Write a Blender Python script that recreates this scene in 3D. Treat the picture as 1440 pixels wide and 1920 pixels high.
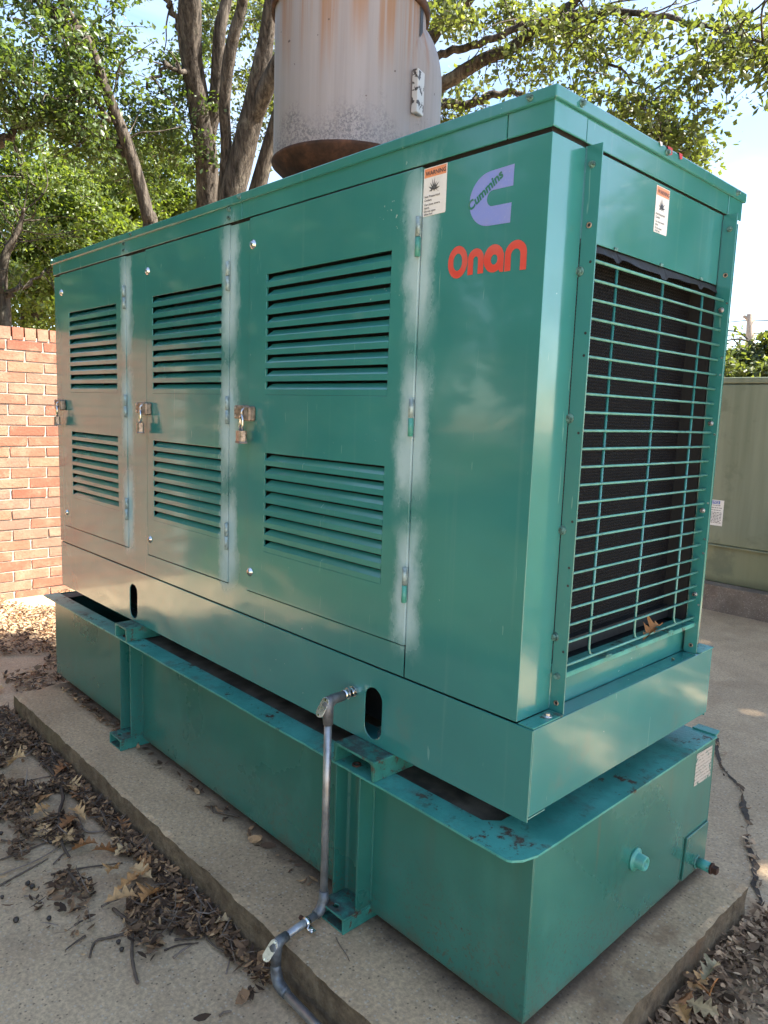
import bpy, math, random
import numpy as np
from mathutils import Vector, Matrix, noise as mnoise
from mathutils.geometry import tessellate_polygon

for o in list(bpy.data.objects):
    bpy.data.objects.remove(o)
sc = bpy.context.scene
COL = sc.collection
RND = random.Random(7)
NP = np.random.default_rng(11)

# ------------------------------------------------------------------ camera
CAM = Vector((0.8435, -1.2608, 0.8682))
CROT = (1.4356, -0.0342, 0.8141)
FPX = 1378.0
cam_data = bpy.data.cameras.new('camera')
cam = bpy.data.objects.new('camera', cam_data)
COL.objects.link(cam)
cam.location = CAM
cam.rotation_euler = CROT
cam_data.sensor_fit = 'VERTICAL'
cam_data.sensor_height = 36.0
cam_data.lens = FPX / 1920.0 * 36.0
cam_data.clip_start = 0.02
cam_data.clip_end = 2000.0
sc.camera = cam

# ------------------------------------------------------------------ sun, sky, exposure
SUN = Vector((0.52, 0.40, 0.755)).normalized()
sun_data = bpy.data.lights.new('sun', 'SUN')
sun_data.energy = 5.0
sun_data.angle = math.radians(0.6)
sun_data.color = (1.0, 0.93, 0.82)
sun = bpy.data.objects.new('sun', sun_data)
COL.objects.link(sun)
sun.rotation_euler = SUN.to_track_quat('Z', 'Y').to_euler()
sun.location = (6, 6, 12)

world = bpy.data.worlds.new('World')
sc.world = world
world.use_nodes = True
wt = world.node_tree
wt.nodes.clear()
w_out = wt.nodes.new('ShaderNodeOutputWorld')
w_bg = wt.nodes.new('ShaderNodeBackground')
w_sky = wt.nodes.new('ShaderNodeTexSky')
w_sky.sky_type = 'NISHITA'
w_sky.sun_disc = False
w_sky.sun_elevation = math.asin(SUN.z)
w_sky.sun_rotation = math.atan2(SUN.x, SUN.y)
w_sky.air_density = 1.0
w_sky.dust_density = 0.35
w_sky.altitude = 300.0
w_sky.ozone_density = 1.0
w_bg.inputs['Strength'].default_value = 0.074
# thin high cloud mixed over the sky
w_tc = wt.nodes.new('ShaderNodeTexCoord')
w_map = wt.nodes.new('ShaderNodeMapping')
w_map.inputs['Scale'].default_value = (1.2, 1.2, 5.0)
w_no = wt.nodes.new('ShaderNodeTexNoise')
w_no.inputs['Scale'].default_value = 2.2
w_no.inputs['Detail'].default_value = 6.0
w_no.inputs['Roughness'].default_value = 0.55
w_no.inputs['Distortion'].default_value = 0.6
w_mr = wt.nodes.new('ShaderNodeMapRange')
w_mr.inputs['From Min'].default_value = 0.38
w_mr.inputs['From Max'].default_value = 0.78
w_mr.inputs['To Max'].default_value = 0.5
w_mix = wt.nodes.new('ShaderNodeMix')
w_mix.data_type = 'RGBA'
w_mix.inputs['B'].default_value = (3.6, 3.8, 4.2, 1)
wt.links.new(w_tc.outputs['Generated'], w_map.inputs['Vector'])
wt.links.new(w_map.outputs['Vector'], w_no.inputs['Vector'])
wt.links.new(w_no.outputs['Fac'], w_mr.inputs['Value'])
wt.links.new(w_mr.outputs['Result'], w_mix.inputs['Factor'])
wt.links.new(w_sky.outputs['Color'], w_mix.inputs['A'])
wt.links.new(w_mix.outputs['Result'], w_bg.inputs['Color'])
wt.links.new(w_bg.outputs['Background'], w_out.inputs['Surface'])

sc.view_settings.view_transform = 'Standard'
sc.view_settings.look = 'None'
sc.view_settings.gamma = 1.0
sc.view_settings.use_curve_mapping = False
sc.view_settings.exposure = 2.65
sc.render.engine = 'CYCLES'
sc.cycles.use_denoising = True
sc.cycles.use_adaptive_sampling = True
sc.cycles.adaptive_threshold = 0.02
sc.cycles.max_bounces = 6
sc.cycles.diffuse_bounces = 3
sc.cycles.transmission_bounces = 3

GZ = -0.60          # ground level (origin: bottom near corner of the generator skid)
PADZ = -0.483       # top of the concrete pad

# ------------------------------------------------------------------ geometry helpers
CM = cam.rotation_euler.to_matrix()

def ray(px, py):
    return (CM @ Vector(((px - 720) / FPX, -(py - 960) / FPX, -1.0)))

def at(px, py, d):
    """point seen at photo pixel px,py at distance d from the camera"""
    return CAM + ray(px, py).normalized() * d

def gp(px, py, z=GZ):
    r = ray(px, py)
    t = (z - CAM.z) / r.z
    return CAM + r * t


class MB:
    def __init__(self):
        self.v = []
        self.f = []
        self.s = []

    def quad_loops(self, a, smooth=False):
        self.f.append(tuple(a))
        self.s.append(smooth)

    def box(self, lo, hi):
        x0, y0, z0 = lo
        x1, y1, z1 = hi
        b = len(self.v)
        self.v += [(x0, y0, z0), (x1, y0, z0), (x1, y1, z0), (x0, y1, z0),
                   (x0, y0, z1), (x1, y0, z1), (x1, y1, z1), (x0, y1, z1)]
        for q in ((0, 3, 2, 1), (4, 5, 6, 7), (0, 1, 5, 4), (1, 2, 6, 5), (2, 3, 7, 6), (3, 0, 4, 7)):
            self.quad_loops([b + i for i in q])
        return self

    def plate(self, outer, holes, frame, t):
        """flat plate: outline and holes in 2D (u,v), frame(u,v,w)->xyz, thickness t along w"""
        loops = [list(outer)] + [list(h) for h in holes]

        def area(l):
            return sum(l[i][0] * l[(i + 1) % len(l)][1] - l[(i + 1) % len(l)][0] * l[i][1] for i in range(len(l)))
        if area(loops[0]) < 0:
            loops[0].reverse()
        for l in loops[1:]:
            if area(l) > 0:
                l.reverse()
        flat = [p for l in loops for p in l]
        tris = tessellate_polygon([[Vector((p[0], p[1], 0)) for p in l] for l in loops])
        b = len(self.v)
        n = len(flat)
        self.v += [tuple(frame(p[0], p[1], 0)) for p in flat]
        self.v += [tuple(frame(p[0], p[1], t)) for p in flat]
        for a in tris:
            p0, p1, p2 = [flat[i] for i in a]
            ar = (p1[0] - p0[0]) * (p2[1] - p0[1]) - (p2[0] - p0[0]) * (p1[1] - p0[1])
            if abs(ar) < 1e-12:
                continue
            a = list(a) if ar > 0 else [a[0], a[2], a[1]]
            self.quad_loops([b + n + i for i in a])
            self.quad_loops([b + i for i in reversed(a)])
        k = 0
        for l in loops:
            m = len(l)
            for i in range(m):
                j = (i + 1) % m
                self.quad_loops([b + k + i, b + k + j, b + n + k + j, b + n + k + i])
            k += m
        return self

    def cyl(self, p0, p1, r0, r1=None, n=16, caps=True, smooth=True):
        r1 = r0 if r1 is None else r1
        p0 = Vector(p0)
        p1 = Vector(p1)
        d = (p1 - p0).normalized()
        a = d.orthogonal().normalized()
        c = d.cross(a)
        b = len(self.v)
        for p, r in ((p0, r0), (p1, r1)):
            for i in range(n):
                t = 2 * math.pi * i / n
                self.v.append(tuple(p + (a * math.cos(t) + c * math.sin(t)) * r))
        for i in range(n):
            j = (i + 1) % n
            self.quad_loops([b + i, b + j, b + n + j, b + n + i], smooth)
        if caps:
            self.quad_loops([b + i for i in reversed(range(n))])
            self.quad_loops([b + n + i for i in range(n)])
        return self

    def tube(self, pts, rad, n=10, caps=True, wob=None):
        pts = [Vector(p) for p in pts]
        if not hasattr(rad, '__len__'):
            rad = [rad] * len(pts)
        b = len(self.v)
        m = len(pts)
        a = None
        for i in range(m):
            d = (pts[min(i + 1, m - 1)] - pts[max(i - 1, 0)]).normalized()
            if a is None:
                a = d.orthogonal().normalized()
            else:
                a = (a - d * a.dot(d)).normalized()
            c = d.cross(a)
            for k in range(n):
                t = 2 * math.pi * k / n
                r = rad[i]
                if wob:
                    r *= wob(i, t)
                self.v.append(tuple(pts[i] + (a * math.cos(t) + c * math.sin(t)) * r))
        for i in range(m - 1):
            for k in range(n):
                l = (k + 1) % n
                self.quad_loops([b + i * n + k, b + i * n + l, b + (i + 1) * n + l, b + (i + 1) * n + k], True)
        if caps:
            self.quad_loops([b + k for k in reversed(range(n))])
            self.quad_loops([b + (m - 1) * n + k for k in range(n)])
        return self

    def lathe(self, prof, c, n=64, a0=0.0, a1=2 * math.pi, smooth=True):
        """profile of (r,z) about the vertical through c"""
        b = len(self.v)
        full = abs(a1 - a0 - 2 * math.pi) < 1e-6
        cols = n if full else n + 1
        for r, z in prof:
            for i in range(cols):
                t = a0 + (a1 - a0) * i / n
                self.v.append((c[0] + r * math.cos(t), c[1] + r * math.sin(t), c[2] + z))
        for k in range(len(prof) - 1):
            for i in range(n):
                j = (i + 1) % cols
                self.quad_loops([b + k * cols + i, b + k * cols + j, b + (k + 1) * cols + j, b + (k + 1) * cols + i], smooth)
        return self

    def poly(self, pts):
        b = len(self.v)
        self.v += [tuple(p) for p in pts]
        self.quad_loops(range(b, b + len(pts)))
        return self

    def mesh(self, name):
        me = bpy.data.meshes.new(name)
        me.from_pydata(self.v, [], self.f)
        me.polygons.foreach_set('use_smooth', self.s)
        me.update()
        return me

    def build(self, name, mat, parent=None, bevel=0.0, seg=2):
        return link(name, self.mesh(name), mat, parent, bevel, seg)


def link(name, me, mat, parent=None, bevel=0.0, seg=2):
    if mat is not None and not me.materials:
        me.materials.append(mat)
    o = bpy.data.objects.new(name, me)
    COL.objects.link(o)
    if parent is not None:
        o.parent = parent
        o.matrix_parent_inverse = Matrix.Translation(-world_loc(parent))
    if bevel:
        mod = o.modifiers.new('bevel', 'BEVEL')
        mod.width = bevel
        mod.segments = seg
        mod.limit_method = 'ANGLE'
        mod.angle_limit = math.radians(35)
    return o


def world_loc(o):
    """all empties are unrotated, so the world position is the sum of the locations up the tree"""
    v = Vector(o.location)
    if o.parent is not None:
        v = v + (o.matrix_parent_inverse.translation + world_loc(o.parent))
    return v


def tag(o, label, cat, group=None, kind=None):
    if label:
        o['label'] = label
    if cat:
        o['category'] = cat
    if group:
        o['group'] = group
    if kind:
        o['kind'] = kind
    return o


def thing(name, loc, label, cat, group=None):
    o = bpy.data.objects.new(name, None)
    o.empty_display_size = 0.1
    COL.objects.link(o)
    o.location = loc
    return tag(o, label, cat, group)


def np_mesh(name, V, F, smooth=False):
    me = bpy.data.meshes.new(name)
    V = np.asarray(V, np.float32)
    F = np.asarray(F, np.int32)
    me.vertices.add(len(V))
    me.vertices.foreach_set('co', V.ravel())
    k = F.shape[1]
    me.loops.add(F.size)
    me.loops.foreach_set('vertex_index', F.ravel())
    me.polygons.add(len(F))
    me.polygons.foreach_set('loop_start', np.arange(0, F.size, k, dtype=np.int32))
    if smooth:
        me.polygons.foreach_set('use_smooth', np.ones(len(F), bool))
    me.update(calc_edges=True)
    me.validate()
    return me


def side(u, v, w):        # plate on the long side: u=x, v=z, thickness inwards
    return (u, 0.003 - w, v)


def text_mesh(body, size, shear=0.0, bold=0.0, spacing=1.0):
    cu = bpy.data.curves.new('txt', 'FONT')
    cu.body = body
    cu.size = size
    cu.shear = shear
    cu.offset = bold
    cu.space_character = spacing
    cu.resolution_u = 3
    o = bpy.data.objects.new('txt', cu)
    COL.objects.link(o)
    dg = bpy.context.evaluated_depsgraph_get()
    me = bpy.data.meshes.new_from_object(o.evaluated_get(dg))
    bpy.data.objects.remove(o)
    bpy.data.curves.remove(cu)
    return me


def place_text(me, frame):
    """map flat text coordinates through frame(u,v)->xyz"""
    for v in me.vertices:
        v.co = Vector(frame(v.co.x, v.co.y))
    me.update()
    return me

# ------------------------------------------------------------------ material helpers
class Mat:
    def __init__(self, name):
        self.m = bpy.data.materials.new(name)
        self.m.use_nodes = True
        self.nt = self.m.node_tree
        self.nt.nodes.clear()
        self.out = self.n('ShaderNodeOutputMaterial')
        self.b = self.n('ShaderNodeBsdfPrincipled')
        self.l(self.b.outputs[0], self.out.inputs['Surface'])
        self._pos = self._obj = None

    def n(self, t):
        return self.nt.nodes.new(t)

    def l(self, a, b):
        self.nt.links.new(a, b)

    def put(self, sock, v):
        if isinstance(v, bpy.types.NodeSocket):
            self.l(v, sock)
        elif isinstance(v, (tuple, list)) and sock.type == 'RGBA' and len(v) == 3:
            sock.default_value = (*v, 1)
        else:
            sock.default_value = v

    def set(self, **k):
        names = dict(color='Base Color', rough='Roughness', metal='Metallic', spec='Specular IOR Level',
                     normal='Normal', coat='Coat Weight', coatr='Coat Roughness', alpha='Alpha')
        for a, v in k.items():
            self.put(self.b.inputs[names[a]], v)
        return self.m

    @property
    def pos(self):
        if self._pos is None:
            self._pos = self.n('ShaderNodeNewGeometry').outputs['Position']
        return self._pos

    @property
    def obj(self):
        if self._obj is None:
            self._obj = self.n('ShaderNodeTexCoord').outputs['Object']
        return self._obj

    def sep(self, v):
        s = self.n('ShaderNodeSeparateXYZ')
        self.l(v, s.inputs[0])
        return s.outputs

    def map(self, v, scale=(1, 1, 1), loc=(0, 0, 0)):
        m = self.n('ShaderNodeMapping')
        m.inputs['Scale'].default_value = scale
        m.inputs['Location'].default_value = loc
        self.l(v, m.inputs['Vector'])
        return m.outputs[0]

    def noise(self, vec, scale, detail=4, rough=0.5, dist=0.0):
        t = self.n('ShaderNodeTexNoise')
        t.inputs['Scale'].default_value = scale
        t.inputs['Detail'].default_value = detail
        t.inputs['Roughness'].default_value = rough
        t.inputs['Distortion'].default_value = dist
        self.l(vec, t.inputs['Vector'])
        return t.outputs['Fac']

    def voro(self, vec, scale, feature='F1', out='Distance', rnd=1.0):
        t = self.n('ShaderNodeTexVoronoi')
        t.feature = feature
        t.inputs['Scale'].default_value = scale
        t.inputs['Randomness'].default_value = rnd
        self.l(vec, t.inputs['Vector'])
        return t.outputs[out]

    def math(self, op, a, b=0.0, c=0.0, clamp=False):
        t = self.n('ShaderNodeMath')
        t.operation = op
        t.use_clamp = clamp
        for i, v in enumerate((a, b, c)):
            self.put(t.inputs[i], v)
        return t.outputs[0]

    def ss(self, x, a, b, lo=0.0, hi=1.0):
        t = self.n('ShaderNodeMapRange')
        t.interpolation_type = 'SMOOTHSTEP'
        self.put(t.inputs['Value'], x)
        if a <= b:
            t.inputs['From Min'].default_value = a
            t.inputs['From Max'].default_value = b
            t.inputs['To Min'].default_value = lo
            t.inputs['To Max'].default_value = hi
        else:
            t.inputs['From Min'].default_value = b
            t.inputs['From Max'].default_value = a
            t.inputs['To Min'].default_value = hi
            t.inputs['To Max'].default_value = lo
        return t.outputs[0]

    def mix(self, f, a, b, mode='MIX'):
        t = self.n('ShaderNodeMix')
        t.data_type = 'RGBA'
        t.blend_type = mode
        self.put(t.inputs['Factor'], f)
        self.put(t.inputs['A'], a)
        self.put(t.inputs['B'], b)
        return t.outputs['Result']

    def ramp(self, f, stops):
        t = self.n('ShaderNodeValToRGB')
        e = t.color_ramp.elements
        while len(e) < len(stops):
            e.new(0.5)
        for i, (p, c) in enumerate(stops):
            e[i].position = p
            e[i].color = (*c, 1)
        self.put(t.inputs[0], f)
        return t.outputs[0]

    def bump(self, h, strength=0.3, dist=0.01, normal=None):
        t = self.n('ShaderNodeBump')
        t.inputs['Strength'].default_value = strength
        t.inputs['Distance'].default_value = dist
        self.l(h, t.inputs['Height'])
        if normal is not None:
            self.l(normal, t.inputs['Normal'])
        return t.outputs[0]

    def island(self):
        return self.n('ShaderNodeNewGeometry').outputs['Random Per Island']

    def orand(self):
        return self.n('ShaderNodeObjectInfo').outputs['Random']


GREEN = (0.027, 0.170, 0.156)

def enclosure_paint():
    k = Mat('enclosure_paint')
    x, y, z = k.sep(k.pos)
    big = k.noise(k.pos, 1.7, 4)
    col = k.mix(k.ss(big, 0.35, 0.7), GREEN, (0.036, 0.205, 0.186))
    # grey primer sprayed around the hinge seams
    wob = k.math('MULTIPLY', k.math('SUBTRACT', k.noise(k.map(k.pos, (1, 1, 0.6)), 10, 7, 0.70), 0.5), 0.11)
    tot = None
    for sx in (-1.948, -1.208, -0.387):
        d = k.math('ABSOLUTE', k.math('ADD', k.math('SUBTRACT', x, sx), wob))
        a = k.ss(d, 0.066, 0.012)
        zz = None
        for hz, hw in ((1.24, 0.25), (0.83, 0.22), (0.44, 0.20)):
            b = k.ss(k.math('ABSOLUTE', k.math('ADD', k.math('SUBTRACT', z, hz), k.math('MULTIPLY', wob, 1.6))), hw, hw * 0.35)
            zz = b if zz is None else k.math('MAXIMUM', zz, b)
        a = k.math('MULTIPLY', a, zz)
        tot = a if tot is None else k.math('MAXIMUM', tot, a)
    fine = k.noise(k.pos, 240, 2)
    tot = k.math('MULTIPLY', tot, k.ss(fine, 0.1, 0.45, 0.72, 1.0))
    front = k.ss(y, 0.03, 0.01)
    tot = k.math('MULTIPLY', k.math('MULTIPLY', tot, front), 0.95)
    col = k.mix(tot, col, (0.36, 0.50, 0.51))
    # faint vertical rain streaks and chips
    st = k.ss(k.noise(k.map(k.pos, (38, 38, 0.9)), 1.0, 3), 0.60, 0.80)
    col = k.mix(k.math('MULTIPLY', st, 0.20), col, (0.14, 0.27, 0.24))
    chip = k.ss(k.noise(k.pos, 95, 2, 0.4), 0.745, 0.765)
    chip = k.math('MULTIPLY', chip, k.ss(k.noise(k.pos, 3.1, 3), 0.56, 0.68))
    col = k.mix(chip, col, (0.35, 0.46, 0.42))
    scr = k.ss(k.noise(k.map(k.pos, (60, 60, 5)), 1.0, 2, 0.5, 1.5), 0.735, 0.75)
    col = k.mix(k.math('MULTIPLY', scr, 0.35), col, (0.25, 0.42, 0.37))
    dirt = k.ss(z, 0.30, -0.02)
    dirt = k.math('MULTIPLY', dirt, k.ss(k.noise(k.pos, 7, 6, 0.7), 0.50, 0.78))
    col = k.mix(k.math('MULTIPLY', dirt, 0.45), col, (0.10, 0.13, 0.09))
    wave = k.noise(k.map(k.pos, (1, 1, 1.9)), 2.4, 2)
    n1 = k.bump(wave, 0.20, 0.035)
    n2 = k.bump(k.noise(k.pos, 420, 2), 0.05, 0.001, n1)
    rough = k.math('ADD', k.ss(k.noise(k.pos, 5, 5), 0.3, 0.75, 0.15, 0.27), k.math('MULTIPLY', tot, 0.35))
    return k.set(color=col, rough=rough, spec=0.6, normal=n2, coat=k.math('SUBTRACT', 0.58, k.math('MULTIPLY', tot, 0.6)), coatr=0.06)


def tank_paint():
    k = Mat('tank_paint')
    x, y, z = k.sep(k.pos)
    big = k.noise(k.pos, 2.3, 5, 0.6)
    col = k.mix(k.ss(big, 0.35, 0.7), (0.019, 0.122, 0.094), (0.026, 0.148, 0.116))
    low = k.ss(z, -0.12, -0.44)
    splash = k.ss(k.noise(k.pos, 120, 4, 0.7), 0.53, 0.66)
    d = k.math('MULTIPLY', k.math('MULTIPLY', splash, low), k.ss(k.noise(k.pos, 3.0, 3), 0.30, 0.52))
    col = k.mix(k.math('MULTIPLY', d, 0.85), col, (0.075, 0.060, 0.038))
    grime = k.math('MULTIPLY', k.ss(k.noise(k.map(k.pos, (9, 9, 1.3)), 1.0, 5, 0.65), 0.48, 0.78), 0.42)
    col = k.mix(grime, col, (0.060, 0.095, 0.070))
    edge = k.math('MULTIPLY', k.ss(k.math('ADD', z, k.math('MULTIPLY', k.noise(k.pos, 8, 6, 0.7), 0.12)), -0.36, -0.42), 0.7)
    col = k.mix(edge, col, (0.075, 0.065, 0.045))
    run = k.math('MULTIPLY', k.ss(k.noise(k.map(k.pos, (22, 22, 1.1)), 1.0, 4, 0.6), 0.60, 0.74), k.ss(z, -0.30, -0.07))
    col = k.mix(k.math('MULTIPLY', run, 0.5), col, (0.11, 0.075, 0.045))
    fade = k.ss(k.noise(k.map(k.pos, (1, 1, 0.5)), 5, 5, 0.65), 0.52, 0.72)
    col = k.mix(k.math('MULTIPLY', fade, 0.35), col, (0.055, 0.205, 0.165))
    spots = k.ss(k.voro(k.pos, 34), 0.10, 0.05)
    spots = k.math('MULTIPLY', spots, k.ss(k.noise(k.pos, 11, 2), 0.60, 0.66))
    col = k.mix(spots, col, (0.05, 0.03, 0.02))
    n1 = k.bump(k.noise(k.pos, 3.0, 2), 0.18, 0.03)
    n2 = k.bump(k.noise(k.pos, 260, 2), 0.08, 0.0015, n1)
    return k.set(color=col, rough=k.ss(big, 0.3, 0.7, 0.22, 0.38), normal=n2, coat=0.4, coatr=0.12)


def worn_lit_green():
    """chipped, lightened green with rust breaking through: flange, channels, feet"""
    k = Mat('worn_lit_green_paint')
    a = k.noise(k.pos, 6, 6, 0.7)
    col = k.mix(k.ss(a, 0.35, 0.65), (0.042, 0.235, 0.190), (0.075, 0.33, 0.275))  # lighter than the tank paint: sky light on the flange put into colour
    rust = k.ss(k.noise(k.pos, 30, 8, 0.74), 0.55, 0.61)
    rust = k.math('MULTIPLY', rust, k.ss(k.noise(k.pos, 4.2, 4), 0.40, 0.58))
    col = k.mix(rust, col, k.ramp(k.noise(k.pos, 90, 3), [(0.3, (0.022, 0.012, 0.008)), (0.7, (0.12, 0.048, 0.022))]))
    dirt = k.ss(k.noise(k.pos, 14, 6, 0.7), 0.50, 0.75)
    col = k.mix(k.math('MULTIPLY', dirt, 0.75), col, (0.085, 0.072, 0.052))
    n = k.bump(k.noise(k.pos, 70, 6, 0.7), 0.35, 0.004)
    return k.set(color=col, rough=k.math('ADD', k.math('MULTIPLY', rust, 0.4), 0.38), normal=n)


def dirty_green():
    k = Mat('dirty_green_steel')
    a = k.noise(k.pos, 9, 6, 0.7)
    col = k.mix(k.ss(a, 0.35, 0.65), (0.018, 0.125, 0.092), (0.040, 0.215, 0.170))
    nz = k.sep(k.n('ShaderNodeNewGeometry').outputs['True Normal'])[2]
    soot = k.math('MULTIPLY', k.ss(nz, 0.6, 0.9), k.ss(k.noise(k.pos, 17, 6, 0.7), 0.36, 0.60))
    col = k.mix(k.math('MULTIPLY', soot, 0.85), col, (0.042, 0.040, 0.038))
    rust = k.math('MULTIPLY', k.ss(k.noise(k.pos, 38, 8, 0.74), 0.54, 0.60), k.ss(k.noise(k.pos, 6, 3), 0.42, 0.56))
    col = k.mix(rust, col, (0.075, 0.036, 0.020))
    return k.set(color=col, rough=k.math('ADD', k.math('MULTIPLY', soot, 0.3), 0.42), normal=k.bump(k.noise(k.pos, 80, 6, 0.7), 0.35, 0.003))


def plain(name, color, rough=0.5, metal=0.0, spec=0.5, var=0.25, scale=40, bump=0.0):
    k = Mat(name)
    f = k.noise(k.pos, scale, 4, 0.6)
    dark = tuple(c * (1 - var) for c in color)
    lite = tuple(min(1, c * (1 + var)) for c in color)
    col = k.mix(k.ss(f, 0.3, 0.7), dark, lite)
    kw = dict(color=col, rough=k.ss(f, 0.3, 0.7, rough * 0.85, min(1, rough * 1.15)), metal=metal, spec=spec)
    if bump:
        kw['normal'] = k.bump(f, bump, 0.003)
    return k.set(**kw)


def flat(name, color, rough=0.55, wear=0.0, wearcol=(0.5, 0.5, 0.5)):
    k = Mat(name)
    col = k.mix(k.math('MULTIPLY', k.ss(k.noise(k.pos, 160, 5, 0.7), 0.56, 0.66), wear), color, wearcol)
    col = k.mix(k.ss(k.noise(k.pos, 25, 3), 0.3, 0.8, 0.0, 0.18), col, (0.35, 0.33, 0.28))
    return k.set(color=col, rough=rough)


def concrete(name, a, b, dark, speck=0.5, stain=(0.13, 0.105, 0.08), side_dark=False):
    k = Mat(name)
    p = k.pos
    big = k.noise(p, 1.1, 6, 0.62)
    med = k.noise(p, 7, 6, 0.65)
    fine = k.noise(p, 85, 4, 0.7)
    col = k.mix(k.ss(med, 0.3, 0.7), a, b)
    col = k.mix(k.math('MULTIPLY', k.ss(big, 0.46, 0.66), 0.72), col, dark)
    col = k.mix(k.math('MULTIPLY', k.ss(k.noise(p, 0.55, 5, 0.6, 0.8), 0.50, 0.62), 0.45), col, tuple(c * 1.22 for c in b))
    sand = k.ss(fine, 0.30, 0.72)
    col = k.mix(k.math('MULTIPLY', k.math('SUBTRACT', 1.0, sand), 0.50), col, (0.12, 0.095, 0.07))
    v = k.voro(p, 95)
    vc = k.n('ShaderNodeTexVoronoi')
    vc.inputs['Scale'].default_value = 95
    k.l(p, vc.inputs['Vector'])
    cr = k.sep(vc.outputs['Color'])
    peb = k.math('MULTIPLY', k.ss(v, 0.36, 0.24), k.ss(cr[0], 0.60, 0.72))
    col = k.mix(k.math('MULTIPLY', peb, speck), col, (0.50, 0.43, 0.34))
    pit = k.math('MULTIPLY', k.ss(v, 0.34, 0.2), k.ss(cr[0], 0.25, 0.12))
    col = k.mix(k.math('MULTIPLY', pit, 0.65), col, (0.075, 0.058, 0.042))
    st = k.ss(k.noise(p, 2.6, 7, 0.7), 0.56, 0.72)
    col = k.mix(k.math('MULTIPLY', st, 0.45), col, stain)
    if side_dark:
        # weathered, dirt-caked vertical faces with moss and exposed aggregate
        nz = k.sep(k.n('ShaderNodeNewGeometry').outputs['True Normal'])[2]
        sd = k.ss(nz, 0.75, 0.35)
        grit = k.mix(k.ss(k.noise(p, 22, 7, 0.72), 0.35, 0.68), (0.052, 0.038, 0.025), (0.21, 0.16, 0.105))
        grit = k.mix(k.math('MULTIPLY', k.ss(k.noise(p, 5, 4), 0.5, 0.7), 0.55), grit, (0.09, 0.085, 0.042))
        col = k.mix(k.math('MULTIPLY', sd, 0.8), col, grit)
        xx, yy, zz = k.sep(p)
        # rusty run-off at the end under the tank
        ru = k.math('MULTIPLY', k.ss(xx, -0.05, 0.10), k.ss(k.noise(p, 5.5, 5, 0.6), 0.45, 0.66))
        col = k.mix(k.math('MULTIPLY', ru, 0.6), col, (0.17, 0.082, 0.040))
        # surface darkens inwards from the tank edge
        dm = k.math('MULTIPLY', k.ss(k.math('ADD', yy, k.math('MULTIPLY', k.noise(p, 9, 5, 0.7), 0.14)), -0.02, 0.07), k.ss(xx, 0.06, 0.02))
        col = k.mix(k.math('MULTIPLY', dm, 0.75), col, (0.060, 0.046, 0.034))
    h = k.math('ADD', k.math('MULTIPLY', fine, 0.5), k.math('MULTIPLY', peb, 0.35))
    n = k.bump(h, 0.55, 0.004)
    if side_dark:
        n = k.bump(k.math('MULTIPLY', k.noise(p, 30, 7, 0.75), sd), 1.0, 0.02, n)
    return k.set(color=col, rough=0.9, spec=0.25, normal=n)


def brick_mat():
    k = Mat('brick_clay')
    r = k.math('FRACT', k.math('ADD', k.math('MULTIPLY', k.orand(), 7.31), k.math('MULTIPLY', k.island(), 5.17)))
    base = k.ramp(r, [(0.0, (0.40, 0.135, 0.080)), (0.22, (0.43, 0.20, 0.125)), (0.42, (0.42, 0.26, 0.17)),
                      (0.62, (0.33, 0.215, 0.155)), (0.80, (0.46, 0.28, 0.17)), (1.0, (0.36, 0.13, 0.08))])
    p = k.pos
    # pale mortar smear and lichen bloom, dark pits
    bl = k.ss(k.noise(p, 9, 5, 0.65), 0.46, 0.66)
    base = k.mix(k.math('MULTIPLY', bl, 0.5), base, (0.52, 0.40, 0.27))
    pit = k.ss(k.noise(p, 75, 4, 0.6), 0.56, 0.66)
    base = k.mix(k.math('MULTIPLY', pit, 0.55), base, (0.13, 0.075, 0.04))
    base = k.mix(1.0, k.mix(0.10, base, (0.40, 0.27, 0.215)), (0.56, 0.48, 0.48), 'MULTIPLY')
    n = k.bump(k.noise(p, 60, 6, 0.7), 0.8, 0.006)
    return k.set(color=base, rough=0.92, spec=0.2, normal=n)


def bark_mat():
    k = Mat('bark')
    p = k.map(k.obj, (1, 1, 0.16))
    rid = k.noise(p, 30, 5, 0.62, 0.4)
    col = k.ramp(rid, [(0.32, (0.018, 0.015, 0.012)), (0.50, (0.060, 0.050, 0.041)), (0.72, (0.135, 0.115, 0.094))])
    li = k.ss(k.noise(k.obj, 5, 5, 0.65), 0.56, 0.70)
    col = k.mix(k.math('MULTIPLY', li, 0.35), col, (0.24, 0.23, 0.18))
    n = k.bump(k.math('ADD', rid, k.math('MULTIPLY', k.noise(k.map(k.obj, (1, 1, 0.35)), 95, 4, 0.6), 0.4)), 1.0, 0.022)
    return k.set(color=col, rough=0.95, spec=0.15, normal=n)


def leaf_mat(name, stops, trans=0.45):
    k = Mat(name)
    col = k.ramp(k.island(), stops)
    d = k.b
    k.put(d.inputs['Base Color'], col)
    d.inputs['Roughness'].default_value = 0.42
    d.inputs['Specular IOR Level'].default_value = 0.45
    t = k.n('ShaderNodeBsdfTranslucent')
    tc = k.mix(1.0, col, (1.9, 1.75, 0.55), 'MULTIPLY')
    k.l(tc, t.inputs['Color'])
    m = k.n('ShaderNodeMixShader')
    m.inputs[0].default_value = trans
    k.l(d.outputs[0], m.inputs[1])
    k.l(t.outputs[0], m.inputs[2])
    k.l(m.outputs[0], k.out.inputs['Surface'])
    return k.m


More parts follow.
